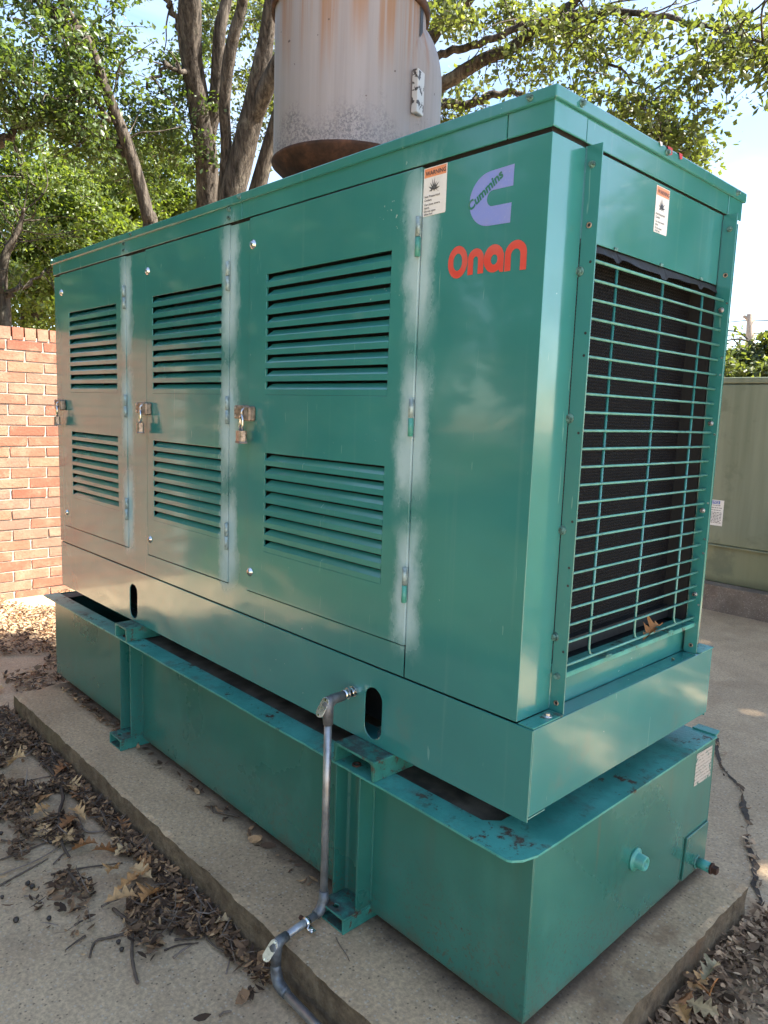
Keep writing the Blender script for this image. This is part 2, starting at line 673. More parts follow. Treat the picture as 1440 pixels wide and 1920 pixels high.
def litter_mat(name, stops, rough=0.85):
    k = Mat(name)
    r = k.math('FRACT', k.math('ADD', k.math('MULTIPLY', k.orand(), 3.7), k.math('MULTIPLY', k.island(), 9.1)))
    col = k.ramp(r, stops)
    col = k.mix(k.math('MULTIPLY', k.ss(k.noise(k.pos, 60, 3), 0.45, 0.7), 0.5), col, (0.055, 0.036, 0.022))
    return k.set(color=col, rough=rough, spec=0.25)


def drum_mat():
    k = Mat('weathered_galvanised_shell')
    x, y, z = k.sep(k.pos)
    st = k.noise(k.map(k.pos, (30, 30, 0.5)), 1.0, 7, 0.72)
    col = k.mix(k.ss(st, 0.30, 0.70), (0.232, 0.206, 0.197), (0.285, 0.258, 0.249))
    cl = k.noise(k.pos, 3.2, 5, 0.6)
    col = k.mix(k.math('MULTIPLY', k.ss(cl, 0.42, 0.7), 0.35), col, (0.24, 0.225, 0.24))
    # rust bleeding down from the top rim
    run = k.math('MULTIPLY', k.ss(k.noise(k.map(k.pos, (19, 19, 0.5)), 1.0, 4, 0.6), 0.46, 0.60),
                 k.ss(k.math('ADD', z, k.math('MULTIPLY', k.noise(k.map(k.pos, (20, 20, 0.3)), 1.0, 3), 0.35)), 1.98, 2.20))
    col = k.mix(k.math('MULTIPLY', run, 0.8), col, (0.25, 0.125, 0.055))
    # scorched dark speckle low on the shell
    sp = k.math('MULTIPLY', k.ss(k.noise(k.pos, 130, 5, 0.8), 0.47, 0.55),
                k.ss(k.math('ADD', z, k.math('MULTIPLY', k.math('SUBTRACT', k.noise(k.pos, 6.5, 4), 0.5), 0.42)), 1.745, 1.640))
    col = k.mix(k.math('MULTIPLY', sp, 0.75), col, (0.095, 0.092, 0.10))
    nick = k.math('MULTIPLY', k.ss(k.noise(k.pos, 48, 2), 0.74, 0.76), 0.8)
    col = k.mix(nick, col, (0.06, 0.04, 0.03))
    n = k.bump(k.noise(k.pos, 5, 3), 0.15, 0.02)
    return k.set(color=col, rough=0.55, metal=0.15, spec=0.35, normal=n)


def rust_mat():
    k = Mat('rusted_steel')
    f = k.noise(k.pos, 18, 7, 0.68)
    g = k.noise(k.map(k.pos, (2, 2, 9)), 4, 4)
    col = k.ramp(f, [(0.28, (0.022, 0.014, 0.010)), (0.5, (0.060, 0.030, 0.019)), (0.75, (0.135, 0.060, 0.033))])
    col = k.mix(k.ss(g, 0.5, 0.75, 0.0, 0.45), col, (0.045, 0.032, 0.026))
    return k.set(color=col, rough=0.85, spec=0.25, normal=k.bump(f, 0.5, 0.004))


def cabinet_paint():
    k = Mat('olive_cabinet_paint')
    a = k.noise(k.pos, 2.4, 6, 0.62)
    st = k.noise(k.map(k.pos, (7, 7, 0.5)), 1.0, 4)
    col = k.mix(k.ss(st, 0.35, 0.7), (0.140, 0.165, 0.112), (0.205, 0.232, 0.165))
    x, y, z = k.sep(k.pos)
    col = k.mix(k.math('MULTIPLY', k.ss(z, 0.10, -0.25), 0.45), col, (0.25, 0.24, 0.11))
    scuff = k.math('MULTIPLY', k.ss(a, 0.56, 0.66), 0.6)
    col = k.mix(scuff, col, (0.105, 0.125, 0.085))
    moss = k.math('MULTIPLY', k.ss(k.math('ADD', z, k.math('MULTIPLY', a, 0.1)), -0.27, -0.34), 0.8)
    col = k.mix(moss, col, (0.10, 0.105, 0.06))
    return k.set(color=col, rough=0.5, spec=0.4, normal=k.bump(k.noise(k.pos, 3, 2), 0.1, 0.02))


def core_mat():
    k = Mat('radiator_core_fins')
    x, y, z = k.sep(k.pos)
    fin = k.math('SINE', k.math('MULTIPLY', k.math('ADD', z, k.math('MULTIPLY', k.math('SINE', k.math('MULTIPLY', y, 560.0)), 0.0016)), 780.0))
    rows = k.math('SINE', k.math('MULTIPLY', y, 560.0))
    h = k.math('ADD', fin, k.math('MULTIPLY', rows, 0.5))
    col = k.mix(k.ss(h, -0.5, 1.2), (0.002, 0.0022, 0.003), (0.012, 0.013, 0.017))
    return k.set(color=col, rough=0.7, metal=0.0, spec=0.2, normal=k.bump(h, 0.6, 0.003))


M_PAINT = enclosure_paint()
M_TANK = tank_paint()
M_WORN_LIT = worn_lit_green()
M_DIRTY = dirty_green()
M_DARK = plain('dark_interior', (0.010, 0.011, 0.011), 0.8)
M_STEEL = plain('zinc_steel', (0.52, 0.53, 0.53), 0.30, 0.9, var=0.3, scale=60)
M_CHROME = plain('chrome', (0.66, 0.66, 0.66), 0.18, 1.0, var=0.2)
M_CONDUIT = plain('galvanised_conduit', (0.34, 0.35, 0.36), 0.42, 0.75, var=0.22, scale=30, bump=0.1)
M_FITTING = plain('cast_conduit_fitting', (0.15, 0.155, 0.16), 0.5, 0.55, var=0.3, scale=50, bump=0.2)
M_COVER = plain('bare_metal_cover', (0.62, 0.60, 0.58), 0.30, 0.85, var=0.25)
M_HINGE = plain('dull_hinge', (0.27, 0.36, 0.36), 0.5, 0.35, var=0.35, scale=90)
M_HASP = plain('oxidised_hasp', (0.30, 0.235, 0.185), 0.45, 0.6, var=0.45, scale=70, bump=0.2)
M_LOCK = plain('laminated_padlock', (0.36, 0.29, 0.23), 0.42, 0.65, var=0.45, scale=110, bump=0.2)
M_BOLT = plain('painted_bolt', (0.10, 0.20, 0.18), 0.45, 0.35, var=0.7, scale=140)
M_BAR_LIT = plain('grille_green_lit', (0.085, 0.27, 0.23), 0.32, 0.0, var=0.2, scale=60)  # pale green: light caught by the horizontal bars put into the colour
M_CORE = core_mat()
M_RUBBER = plain('black_rubber', (0.012, 0.012, 0.013), 0.6, var=0.3)
M_LABEL = flat('label_white', (0.74, 0.73, 0.70), 0.45, 0.25, (0.5, 0.5, 0.48))
M_ORANGE = flat('label_orange', (0.72, 0.25, 0.10), 0.45, 0.3, (0.75, 0.5, 0.38))
M_INK = flat('label_black', (0.020, 0.022, 0.030), 0.5, 0.25, (0.35, 0.35, 0.35))
M_BLUE = flat('logo_blue', (0.20, 0.255, 0.60), 0.45, 0.5, (0.32, 0.35, 0.60))
M_BLUE2 = flat('notice_blue', (0.05, 0.12, 0.42), 0.4)
M_RED = flat('logo_red', (0.58, 0.055, 0.035), 0.4, 0.15, (0.5, 0.15, 0.1))
M_LOGOGREEN = flat('logo_green', (0.016, 0.155, 0.10), 0.35)
M_GROUND = concrete('ground_concrete', (0.50, 0.345, 0.205), (0.62, 0.445, 0.27), (0.38, 0.26, 0.155))
M_PADC = concrete('pad_concrete', (0.48, 0.325, 0.185), (0.59, 0.41, 0.24), (0.35, 0.225, 0.125), side_dark=True)
M_BASEC = concrete('plinth_concrete', (0.22, 0.165, 0.125), (0.34, 0.27, 0.21), (0.12, 0.088, 0.065))
M_BRICK = brick_mat()
M_MORTAR = plain('mortar', (0.34, 0.295, 0.245), 0.95, spec=0.2, var=0.18, scale=60, bump=0.4)
M_BARK = bark_mat()
M_DRUM = drum_mat()
M_RUST = rust_mat()
M_CAB = cabinet_paint()
M_LEAF_D = leaf_mat('oak_leaf_mid', [(0.0, (0.034, 0.060, 0.022)), (0.5, (0.058, 0.095, 0.030)), (1.0, (0.090, 0.130, 0.042))], 0.45)
M_LEAF_B = leaf_mat('oak_leaf_sunlit', [(0.0, (0.058, 0.094, 0.022)), (0.5, (0.090, 0.132, 0.032)), (1.0, (0.125, 0.165, 0.048))], 0.5)  # sunlight on the lower left crowns put into a brighter leaf colour
M_LEAF_R = leaf_mat('oak_leaf_grey_green', [(0.0, (0.048, 0.069, 0.028)), (0.5, (0.074, 0.100, 0.038)), (1.0, (0.104, 0.126, 0.050))], 0.5)
M_LITTER = litter_mat('leaf_litter', [(0.0, (0.042, 0.025, 0.016)), (0.35, (0.115, 0.066, 0.038)), (0.65, (0.23, 0.13, 0.068)), (0.86, (0.38, 0.215, 0.105)), (1.0, (0.54, 0.33, 0.16))])
M_LITTER_G = litter_mat('grey_leaf_litter', [(0.0, (0.060, 0.035, 0.021)), (0.4, (0.20, 0.120, 0.068)), (0.75, (0.40, 0.25, 0.145)), (1.0, (0.60, 0.41, 0.25))])
M_OAKLEAF = litter_mat('fallen_oak_leaf', [(0.0, (0.30, 0.125, 0.048)), (0.4, (0.46, 0.23, 0.085)), (0.75, (0.58, 0.35, 0.16)), (1.0, (0.44, 0.35, 0.21))], 0.7)
M_TWIG = litter_mat('dead_twig', [(0.0, (0.060, 0.042, 0.032)), (0.5, (0.13, 0.095, 0.070)), (1.0, (0.24, 0.18, 0.135))])
M_NUT = plain('acorn_brown', (0.040, 0.028, 0.021), 0.6, var=0.4)
M_REDLEAF = flat('red_scrap', (0.42, 0.025, 0.03), 0.5)
M_POLE = plain('weathered_pole_wood', (0.30, 0.24, 0.19), 0.9, var=0.3)
M_WIRE = plain('power_wire', (0.03, 0.03, 0.032), 0.6)

# ================================================================== THE SETTING
MB().poly([(-400, -400, GZ), (400, -400, GZ), (400, 400, GZ), (-400, 400, GZ)]).build('ground', M_GROUND)
bpy.data.objects['ground']['kind'] = 'structure'


def grid_box(lo, hi, step, disp):
    """box of fine grids, every point displaced by disp(p) so the faces stay joined"""
    mb = MB()
    lo = Vector(lo)
    hi = Vector(hi)
    for ax in range(3):
        u, v = [a for a in range(3) if a != ax]
        nu = max(1, int((hi[u] - lo[u]) / step))
        nv = max(1, int((hi[v] - lo[v]) / step))
        for end in (0, 1):
            if ax == 2 and end == 0:
                continue
            b = len(mb.v)
            for i in range(nu + 1):
                for j in range(nv + 1):
                    p = Vector((0, 0, 0))
                    p[ax] = hi[ax] if end else lo[ax]
                    p[u] = lo[u] + (hi[u] - lo[u]) * i / nu
                    p[v] = lo[v] + (hi[v] - lo[v]) * j / nv
                    mb.v.append(tuple(p + disp(p)))
            for i in range(nu):
                for j in range(nv):
                    q = [b + i * (nv + 1) + j, b + (i + 1) * (nv + 1) + j, b + (i + 1) * (nv + 1) + j + 1, b + i * (nv + 1) + j + 1]
                    flip = (end == 1) != (ax == 1)
                    mb.quad_loops(q if flip else q[::-1])
    return mb


def pad_disp(p):
    edge = 1.0 if p.z < PADZ - 0.004 else 0.0
    rim = 0.0
    for d in (abs(p.y + 0.24), abs(p.x - 0.158), abs(p.x + 2.67)):
        rim = max(rim, 1.0 - d / 0.02)
    n = mnoise.noise_vector(p * 6) * 0.0035 + mnoise.noise_vector(p * 40) * 0.0042
    chip = max(0.0, mnoise.noise(p * 13 + Vector((3, 1, 7))) - 0.05)
    out = n * (edge if edge else max(0.0, rim))
    if rim > 0:
        out.z -= chip * 0.012 * rim
    return out


pad = grid_box((-2.67, -0.24, GZ - 0.05), (0.158, 0.93, PADZ), 0.019, pad_disp).build('concrete_pad', M_PADC)
tag(pad, 'rough beige concrete pad under the green fuel tank', 'concrete pad')

def lawn_mat():
    k = Mat('lawn_grass')
    f = k.noise(k.pos, 55, 5, 0.7)
    col = k.mix(k.ss(f, 0.35, 0.65), (0.030, 0.052, 0.016), (0.075, 0.105, 0.034))
    col = k.mix(k.math('MULTIPLY', k.ss(k.noise(k.pos, 1.4, 4), 0.5, 0.7), 0.5), col, (0.085, 0.070, 0.036))
    return k.set(color=col, rough=0.95, spec=0.15, normal=k.bump(f, 1.0, 0.02))


# lawn out of view, put in so the paint reflects dark green
lw_ = MB().poly([(-40, -60, GZ + 0.004), (-0.4, -60, GZ + 0.004), (-0.4, -2.1, GZ + 0.004), (-3.2, -2.0, GZ + 0.004), (-40, -2.0, GZ + 0.004)]).build('unseen_lawn', lawn_mat())
lw_['kind'] = 'structure'
lw_ = MB().poly([(1.6, 2.6, GZ + 0.004), (60, 2.6, GZ + 0.004), (60, 60, GZ + 0.004), (1.6, 60, GZ + 0.004)]).build('unseen_lawn', lw_.data.materials[0])  # second unseen sheet, added against the pale reflection on the radiator end
lw_['kind'] = 'structure'

# ground crack on the right, filled with dark crumbs
crk = [gp(x, y) for x, y in ((1346, 1385), (1343, 1410), (1352, 1440), (1372, 1462), (1388, 1480), (1394, 1510), (1402, 1540), (1398, 1570),
                             (1408, 1600), (1418, 1630), (1414, 1660), (1425, 1690), (1421, 1725), (1424, 1760), (1432, 1800))]
mb = MB()
pl, pr = [], []
for i in range(len(crk) - 1):
    for s in range(6):
        p = crk[i].lerp(crk[i + 1], s / 6)
        q = (crk[i + 1] - crk[i]).cross(Vector((0, 0, 1))).normalized()
        w = max(0.0008, 0.003 + 0.011 * mnoise.noise(p * 9) + 0.004 * RND.random())
        off = q * 0.010 * mnoise.noise(p * 25)
        pl.append(p + off + q * w + Vector((0, 0, 0.004)))
        pr.append(p + off - q * w + Vector((0, 0, 0.004)))
for i in range(len(pl) - 1):
    mid0 = (pl[i] + pr[i]) / 2 + Vector((0, 0, 0.004 * RND.random()))
    mb.poly([pl[i], pl[i + 1], pr[i + 1], pr[i]])
M_CRACK = plain('crack_dirt', (0.060, 0.042, 0.028), 0.95, var=0.5, scale=90)
tag(mb.build('ground_crack', M_CRACK), 'jagged dirt filled crack running across the concrete ground', None, kind='structure')

# ================================================================== BRICK WALL
WX = -4.88
wall = thing('brick_wall', (WX, 0.5, GZ), 'sunlit red and tan brick garden wall behind the generator', 'wall')
COURSE, PITCH, JOINT = 0.0765, 0.254, 0.0125
WY0, WY1 = -1.85, 3.9
NC = 25
wtop = GZ - 0.02 + NC * COURSE
MB().box((WX - 0.19, WY0 + 0.004, GZ - 0.1), (WX - 0.0075, WY1 - 0.004, wtop + 0.02)).build('mortar_bed', M_MORTAR, wall)


def brick_shape(l, h, d, seed):
    """a brick with uneven edges, front face towards +x, centred"""
    r = random.Random(seed)
    mb = MB()
    mb.box((-d, -l / 2, -h / 2), (0, l / 2, h / 2))
    mb.v = [(x + r.uniform(-.0015, .0015), y + r.uniform(-.003, .003), z + r.uniform(-.0022, .0022)) for x, y, z in mb.v]
    return mb


brick_me = []
for sd in range(6):
    m = brick_shape(PITCH - JOINT, COURSE - JOINT, 0.09, sd).mesh('brick')
    m.materials.append(M_BRICK)
    brick_me.append(m)
cap_me = brick_shape(0.0735, 0.083, 0.20, 99).mesh('coping_brick')
cap_me.materials.append(M_BRICK)
rest = MB()


def add_brick(me, y, z, cut=None):
    x = WX + RND.uniform(-0.002, 0.002)
    if -0.45 < y < 1.45:
        o = bpy.data.objects.new('brick', me)
        COL.objects.link(o)
        o.parent = wall
        o.location = (x - WX, y - 0.5, z - GZ)
    else:
        b = len(rest.v)
        rest.v += [(v.co.x + x, v.co.y + y, v.co.z + z) for v in me.vertices]
        for p in me.polygons:
            rest.quad_loops([b + i for i in p.vertices])


for c in range(NC):
    z = GZ - 0.02 + (c + 0.5) * COURSE
    y = WY0 + PITCH / 2 + (PITCH / 2 if c % 2 else 0)
    while y + PITCH / 2 < WY1 + 0.01:
        add_brick(brick_me[RND.randrange(6)], y, z)
        y += PITCH
y = WY0 + 0.045
while y < WY1:
    add_brick(cap_me, y, wtop + 0.044)
    y += 0.086
rb = rest.build('distant_bricks', M_BRICK, wall)
rb['kind'] = 'stuff'

# ================================================================== GENERATOR
gen = thing('generator', (-1.35, 0.45, 0.0), 'large green standby generator in a louvred sheet metal enclosure', 'generator')
L0, X1 = -2.695, -0.0425
ZS, ZB, ZR, ZT = 0.210, 0.2145, 1.4185, 1.500
W = 0.905


def stadium(cx, cz, w, h, n=10):
    r = w / 2
    pts = []
    for i in range(n + 1):
        t = math.pi * i / n
        pts.append((cx + r * math.cos(t), cz + h / 2 - r + r * math.sin(t)))
    for i in range(n + 1):
        t = math.pi + math.pi * i / n
        pts.append((cx + r * math.cos(t), cz - h / 2 + r + r * math.sin(t)))
    return pts


def rect(x0, x1, z0, z1):
    return [(x0, z0), (x1, z0), (x1, z1), (x0, z1)]


# skid: folded rails
mb = MB()
slots = [stadium(-0.4955, 0.084, 0.066, 0.140), stadium(-1.917, 0.082, 0.066, 0.140)]
mb.plate(rect(L0 + 0.004, 0, 0, ZS), slots, lambda u, v, w: (u, 0.004 - w, v), 0.004)
mb.plate(rect(0.0045, W, 0.012, ZS), [], lambda u, v, w: (-0.004 + w, u, v), 0.004)
mb.box((-0.0475, 0.0045, ZS - 0.004), (-0.0042, W - 0.001, ZS - 0.0005))
mb.box((L0 + 0.004, W - 0.004, 0), (-0.0045, W, ZS))
mb.box((L0 + 0.0045, 0.0045, 0.0), (L0 + 0.0085, W - 0.0045, ZS))
mb.box((L0 + 0.01, 0.0045, 0.0015), (-0.0045, 0.075, 0.005))
skid = mb.build('skid', M_PAINT, gen, bevel=0.0025)
mb = MB()
mb.box((L0 + 0.02, 0.11, 0.006), (-0.06, 0.12, ZS - 0.01))
mb.build('inner_rail', M_DARK, gen)
for cx, cz in ((-0.4955, 0.030), (-1.917, 0.028)):
    m = MB()
    m.cyl((cx - 0.004, 0.045, 0.005), (cx - 0.004, 0.045, 0.020), 0.016, n=6, smooth=False)
    m.cyl((cx - 0.004, 0.045, 0.020), (cx - 0.004, 0.045, 0.034), 0.008, n=10)
    m.build('anchor_bolt', M_STEEL, gen)

# enclosure walls
D = [(-2.622, -1.9535), (-1.781, -1.2105), (-1.0915, -0.3885)]
DZ0, DZ1 = 0.297, 1.4225
g = 0.0035
mb = MB()
outer = [(L0, ZB), (-0.3905, ZB), (-0.3905, DZ0 - g), (D[2][0] - g, DZ0 - g), (D[2][0] - g, ZR), (L0, ZR)]
holes = [rect(D[0][0] - g, D[0][1] + g, DZ0 - g, DZ1 - 0.009), rect(D[1][0] - g, D[1][1] + g, DZ0 - g, DZ1 - 0.009)]
mb.plate(outer, holes, side, 0.003)
mb.build('side_frame', M_PAINT, gen, bevel=0.0012)
cp = [(-0.3860, 0), (X1, 0), (X1, 0.1205), (X1 - 0.003, 0.1205), (X1 - 0.003, 0.003), (-0.3860, 0.003)]
MB().plate(cp, [], lambda u, v, w: (u, v, ZB + w), ZR - ZB).build('corner_panel', M_PAINT, gen, bevel=0.004, seg=3)
mb = MB()
mb.box((L0, 0.0035, ZB), (L0 + 0.003, W, ZR))
mb.box((L0 + 0.0035, W - 0.003, ZB), (X1, W, ZR))
mb.build('back_wall', M_PAINT, gen)
mb = MB()
mb.box((-2.55, 0.16, 0.02), (-0.30, 0.80, 1.05))
mb.box((-2.0, 0.22, 1.05), (-0.7, 0.70, 1.33))
mb.cyl((-0.9, 0.3, 1.33), (-0.9, 0.3, 1.40), 0.09)
mb.build('engine', M_DARK, gen)  # unseen dark block in the engine's place, added to stop light inside
MB().box((L0 + 0.012, 0.0055, ZS - 0.016), (X1 - 0.006, W - 0.006, ZS - 0.012)).build('leak_blocker', M_DARK, gen)  # dark plate added inside to stop sunlight showing through the gaps
# door frame returns behind the seams keep the joints dark
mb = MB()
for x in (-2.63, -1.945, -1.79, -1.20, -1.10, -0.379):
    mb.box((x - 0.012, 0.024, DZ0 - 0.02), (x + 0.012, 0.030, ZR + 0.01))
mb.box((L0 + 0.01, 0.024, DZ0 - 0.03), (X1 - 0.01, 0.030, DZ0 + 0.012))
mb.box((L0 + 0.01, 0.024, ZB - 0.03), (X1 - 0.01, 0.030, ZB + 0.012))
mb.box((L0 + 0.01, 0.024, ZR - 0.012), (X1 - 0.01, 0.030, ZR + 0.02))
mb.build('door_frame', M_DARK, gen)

# fascia band under the roof, in separate lengths
FZ0, FZ1 = 1.4265, 1.4775
FY = -0.0045
segs = [(L0, -2.6115), (-2.6095, -1.1365), (-1.1345, -0.1515)]
for x0, x1 in segs:
    MB().box((x0, FY, FZ0), (x1, 0.0, FZ1)).build('fascia_panel', M_PAINT, gen, bevel=0.0015)
fx = X1 + 0.0045
fc = [(-0.1495, FY), (fx, FY), (fx, 0.112), (fx - 0.004, 0.112), (fx - 0.004, 0.0), (-0.1495, 0.0)]
MB().plate(fc, [], lambda u, v, w: (u, v, FZ0 + w), FZ1 - FZ0).build('fascia_panel', M_PAINT, gen, bevel=0.002)
MB().box((fx - 0.005, 0.1145, FZ0), (fx - 0.001, 0.818, FZ1)).build('fascia_panel', M_PAINT, gen, bevel=0.0015)
MB().box((fx - 0.004, 0.8205, FZ0), (fx, W + 0.004, FZ1)).build('fascia_panel', M_PAINT, gen, bevel=0.0015)
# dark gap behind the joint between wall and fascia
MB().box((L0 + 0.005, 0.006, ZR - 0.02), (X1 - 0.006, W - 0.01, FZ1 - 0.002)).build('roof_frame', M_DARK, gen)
OV = 0.0115
mb = MB()
mb.box((L0 - OV, FY - OV + 0.0045, 1.4745), (X1 + OV, W + OV, ZT))
roof = mb.build('roof', M_PAINT, gen, bevel=0.003)


def hexbolt(p, n, parent, r=0.0075, mat=None, flange=True, name='bolt', h=0.006):
    p = Vector(p)
    n = Vector(n)
    m = MB()
    if flange:
        m.cyl(p, p + n * 0.0025, r * 1.45, r * 1.3, n=16)
    m.cyl(p + n * 0.0022, p + n * (0.0022 + h), r, n=6, smooth=False)
    m.cyl(p + n * (0.0022 + h), p + n * (0.0028 + h), r * 0.7, n=10)
    return m.build(name, mat or M_BOLT, parent)


for x in (-2.673, -1.877, -1.137, -0.092):
    hexbolt((x, FY - OV + 0.0045, 1.4885), (0, -1, 0), roof, 0.0052)
for y in (0.075, 0.44, 0.85):
    hexbolt((X1 + OV, y, 1.4875), (1, 0, 0), roof, 0.0055)
for x in (-1.9505, -1.206):
    for z in (1.466, 1.441):
        hexbolt((x, FY, z), (0, -1, 0), gen, 0.0050)

# doors -------------------------------------------------------------
LV = [(-2.5245, -2.0385), (-1.7305, -1.2545), (-1.002, -0.4795)]
UZ = (0.907, 1.252, 9)
LZ = (0.435, 0.735, 8)


def slat_mesh(w, p):
    """one pressed louvre blade: slopes out and down, then a vertical lip; the ends are cut at a slant"""
    y_in, y_out = 0.0105, -0.0015
    prof = [(y_in, -0.0070), (y_out, -0.0222), (y_out, -p + 0.0004), (y_out + 0.0012, -p + 0.0004), (y_out + 0.0012, -0.0213), (y_in + 0.0008, -0.0060)]
    mb = MB()
    for sgn in (-1, 1):
        for k, (yy, zz) in enumerate(prof):
            inset = 0.0 if yy < 0.005 else (0.020 if sgn < 0 else 0.0)
            mb.v.append((sgn * w / 2 - sgn * inset, yy, zz))
    n = len(prof)
    for k in range(n):
        j = (k + 1) % n
        mb.quad_loops([k, j, n + j, n + k])
    mb.quad_loops(range(n - 1, -1, -1))
    mb.quad_loops(range(n, 2 * n))
    return mb.mesh('louver_slat')


for i, (x0, x1) in enumerate(D):
    proud = 0.0045 if i == 2 else 0.0015
    lx0, lx1 = LV[i]
    mb = MB()
    mb.plate(rect(x0, x1, DZ0, DZ1), [rect(lx0, lx1, UZ[0], UZ[1]), rect(lx0, lx1, LZ[0], LZ[1])],
             lambda u, v, w: (u, 0.003 - w, v), 0.003 + proud)
    # folded edges
    for (a, b, c, d) in ((x0, x0 + 0.002, DZ0, DZ1), (x1 - 0.002, x1, DZ0, DZ1), (x0 + 0.002, x1 - 0.002, DZ0, DZ0 + 0.002)):
        mb.box((a, 0.0031, c), (b, 0.02, d))
    door = mb.build('door', M_PAINT, gen, bevel=0.0012)
    for z0, z1, n in (UZ, LZ):
        p = (z1 - z0) / n
        me = slat_mesh(lx1 - lx0 - 0.0006, p)
        me.materials.append(M_PAINT)
        for s in range(n):
            o = bpy.data.objects.new('louver_slat', me)
            COL.objects.link(o)
            o.parent = door
            o.matrix_parent_inverse = Matrix.Translation(-world_loc(door))
            o.location = ((lx0 + lx1) / 2, -proud + 0.0015, z1 - s * p)
        # dark end walls of the pressed opening
    # hinges: half bare, half painted barrel with leaves
    for hz in (1.269, 0.857, 0.452):
        m = MB()
        m.cyl((x1 + 0.001, -0.006 - proud, hz), (x1 + 0.001, -0.006 - proud, hz + 0.044), 0.0062, n=12)
        m.box((x1 - 0.005, -0.0035 - proud, hz + 0.001), (x1 + 0.0055, -0.0005 - proud, hz + 0.043))
        m.build('hinge', M_HINGE, door)
        m = MB()
        m.cyl((x1 + 0.001, -0.006 - proud, hz - 0.044), (x1 + 0.001, -0.006 - proud, hz - 0.001), 0.0062, n=12)
        m.box((x1 - 0.005, -0.0035 - proud, hz - 0.043), (x1 + 0.0055, -0.0005 - proud, hz - 0.002))
        m.build('hinge', M_WORN_LIT if i == 2 else M_HINGE, door)
    # key locks top and bottom
    for z in (1.345, 0.358):
        xx = x0 + 0.018
        yy = -proud
        m = MB()
        m.lathe([(0.0, 0.0075), (0.0075, 0.0075), (0.0085, 0.0062), (0.0088, 0.0045), (0.0128, 0.0035), (0.0138, 0.0)], (0, 0, 0), 24)
        m.v = [(xx + a, yy - c, z + b) for a, b, c in m.v]
        m.f = [tuple(reversed(q)) for q in m.f]
        lk = m.build('key_lock', M_CHROME, door)
        m = MB()
        m.box((xx - 0.0012, yy - 0.0085, z - 0.0045), (xx + 0.0012, yy - 0.0072, z + 0.0045))
        m.build('keyhole', M_DARK, door)
    # hasp bolted over the leading edge
    hx, hz = x0 - 0.003, 0.853
    yy = -proud
    m = MB()
    m.box((hx - 0.044, yy - 0.0225, hz - 0.021), (hx + 0.012, yy - 0.0005, hz + 0.021))
    hasp = m.build('hasp', M_HASP, door, bevel=0.005, seg=3)
    m = MB()
    m.box((hx + 0.016, yy - 0.026, hz - 0.026), (hx + 0.046, yy - 0.0004, hz + 0.019))
    m.build('hasp_plate', M_HASP, door, bevel=0.006, seg=3)
    m = MB()
    for bx, bz in ((hx - 0.034, hz + 0.012), (hx - 0.034, hz - 0.012)):
        m.cyl((bx, yy - 0.0225, bz), (bx, yy - 0.0245, bz), 0.0045, n=10)
    m.build('rivet', M_STEEL, door)
    m = MB()
    m.tube([(hx + 0.014, yy - 0.006 - 0.026 * math.sin(t), hz + 0.013 * math.cos(t)) for t in [math.pi * q / 10 for q in range(11)]], 0.0035, 8)
    m.build('staple', M_STEEL, door)

lock_labels = ['laminated padlock hanging on the hasp of the door nearest the brick wall',
               'laminated padlock hanging on the hasp of the middle louvred door',
               'laminated padlock hanging on the hasp of the widest louvred door']
for i, (x0, x1) in enumerate(D):
    proud = 0.0045 if i == 2 else 0.0015
    cx, cz, cy = x0 + 0.011, 0.838, -proud - 0.0315
    pk = thing('padlock', (cx, cy, 0.760), lock_labels[i], 'padlock', 'padlocks on the generator doors')
    tilt = (-0.25, -0.35, -0.3)[i]
    ct, st = math.cos(tilt), math.sin(tilt)

    def pt(u, v, w):
        return (cx + u * ct - w * st, cy + u * st + w * ct, v)
    m = MB()
    m.tube([pt(*q) for q in [(-0.0135, 0.792, 0), (-0.0135, 0.828, 0)] +
            [(-0.0135 * math.cos(t), 0.830 + 0.0135 * math.sin(t), 0) for t in [math.pi * q / 10 for q in range(1, 10)]] +
            [(0.0135, 0.828, 0), (0.0135, 0.792, 0)]], 0.0042, 10)
    m.build('shackle', M_CHROME, pk)
    nl = 8
    m = MB()
    for q in range(nl):
        z0 = 0.760 + q * 0.0047
        e = 0.0007 if q % 2 else 0.0
        b = len(m.v)
        cut = 0.006
        ol = [(-0.0235 + e + cut, -0.0125 + e), (0.0235 - e - cut, -0.0125 + e), (0.0235 - e, -0.0125 + e + cut), (0.0235 - e, 0.0125 - e - cut),
              (0.0235 - e - cut, 0.0125 - e), (-0.0235 + e + cut, 0.0125 - e), (-0.0235 + e, 0.0125 - e - cut), (-0.0235 + e, -0.0125 + e + cut)]
        for zz in (z0, z0 + 0.0044):
            m.v += [pt(u, zz, w) for u, w in ol]
        for k in range(8):
            j = (k + 1) % 8
            m.quad_loops([b + k, b + j, b + 8 + j, b + 8 + k])
        m.quad_loops([b + k for k in reversed(range(8))])
        m.quad_loops([b + 8 + k for k in range(8)])
    m.build('body', M_LOCK, pk)
    m = MB()
    m.plate([(-0.0237, 0.7592), (0.0237, 0.7592), (0.0237, 0.766), (-0.0237, 0.766)], [], lambda u, v, w: pt(u, v, 0.0128 - w), 0.0257)
    m.build('bumper', M_FITTING, pk, bevel=0.002)

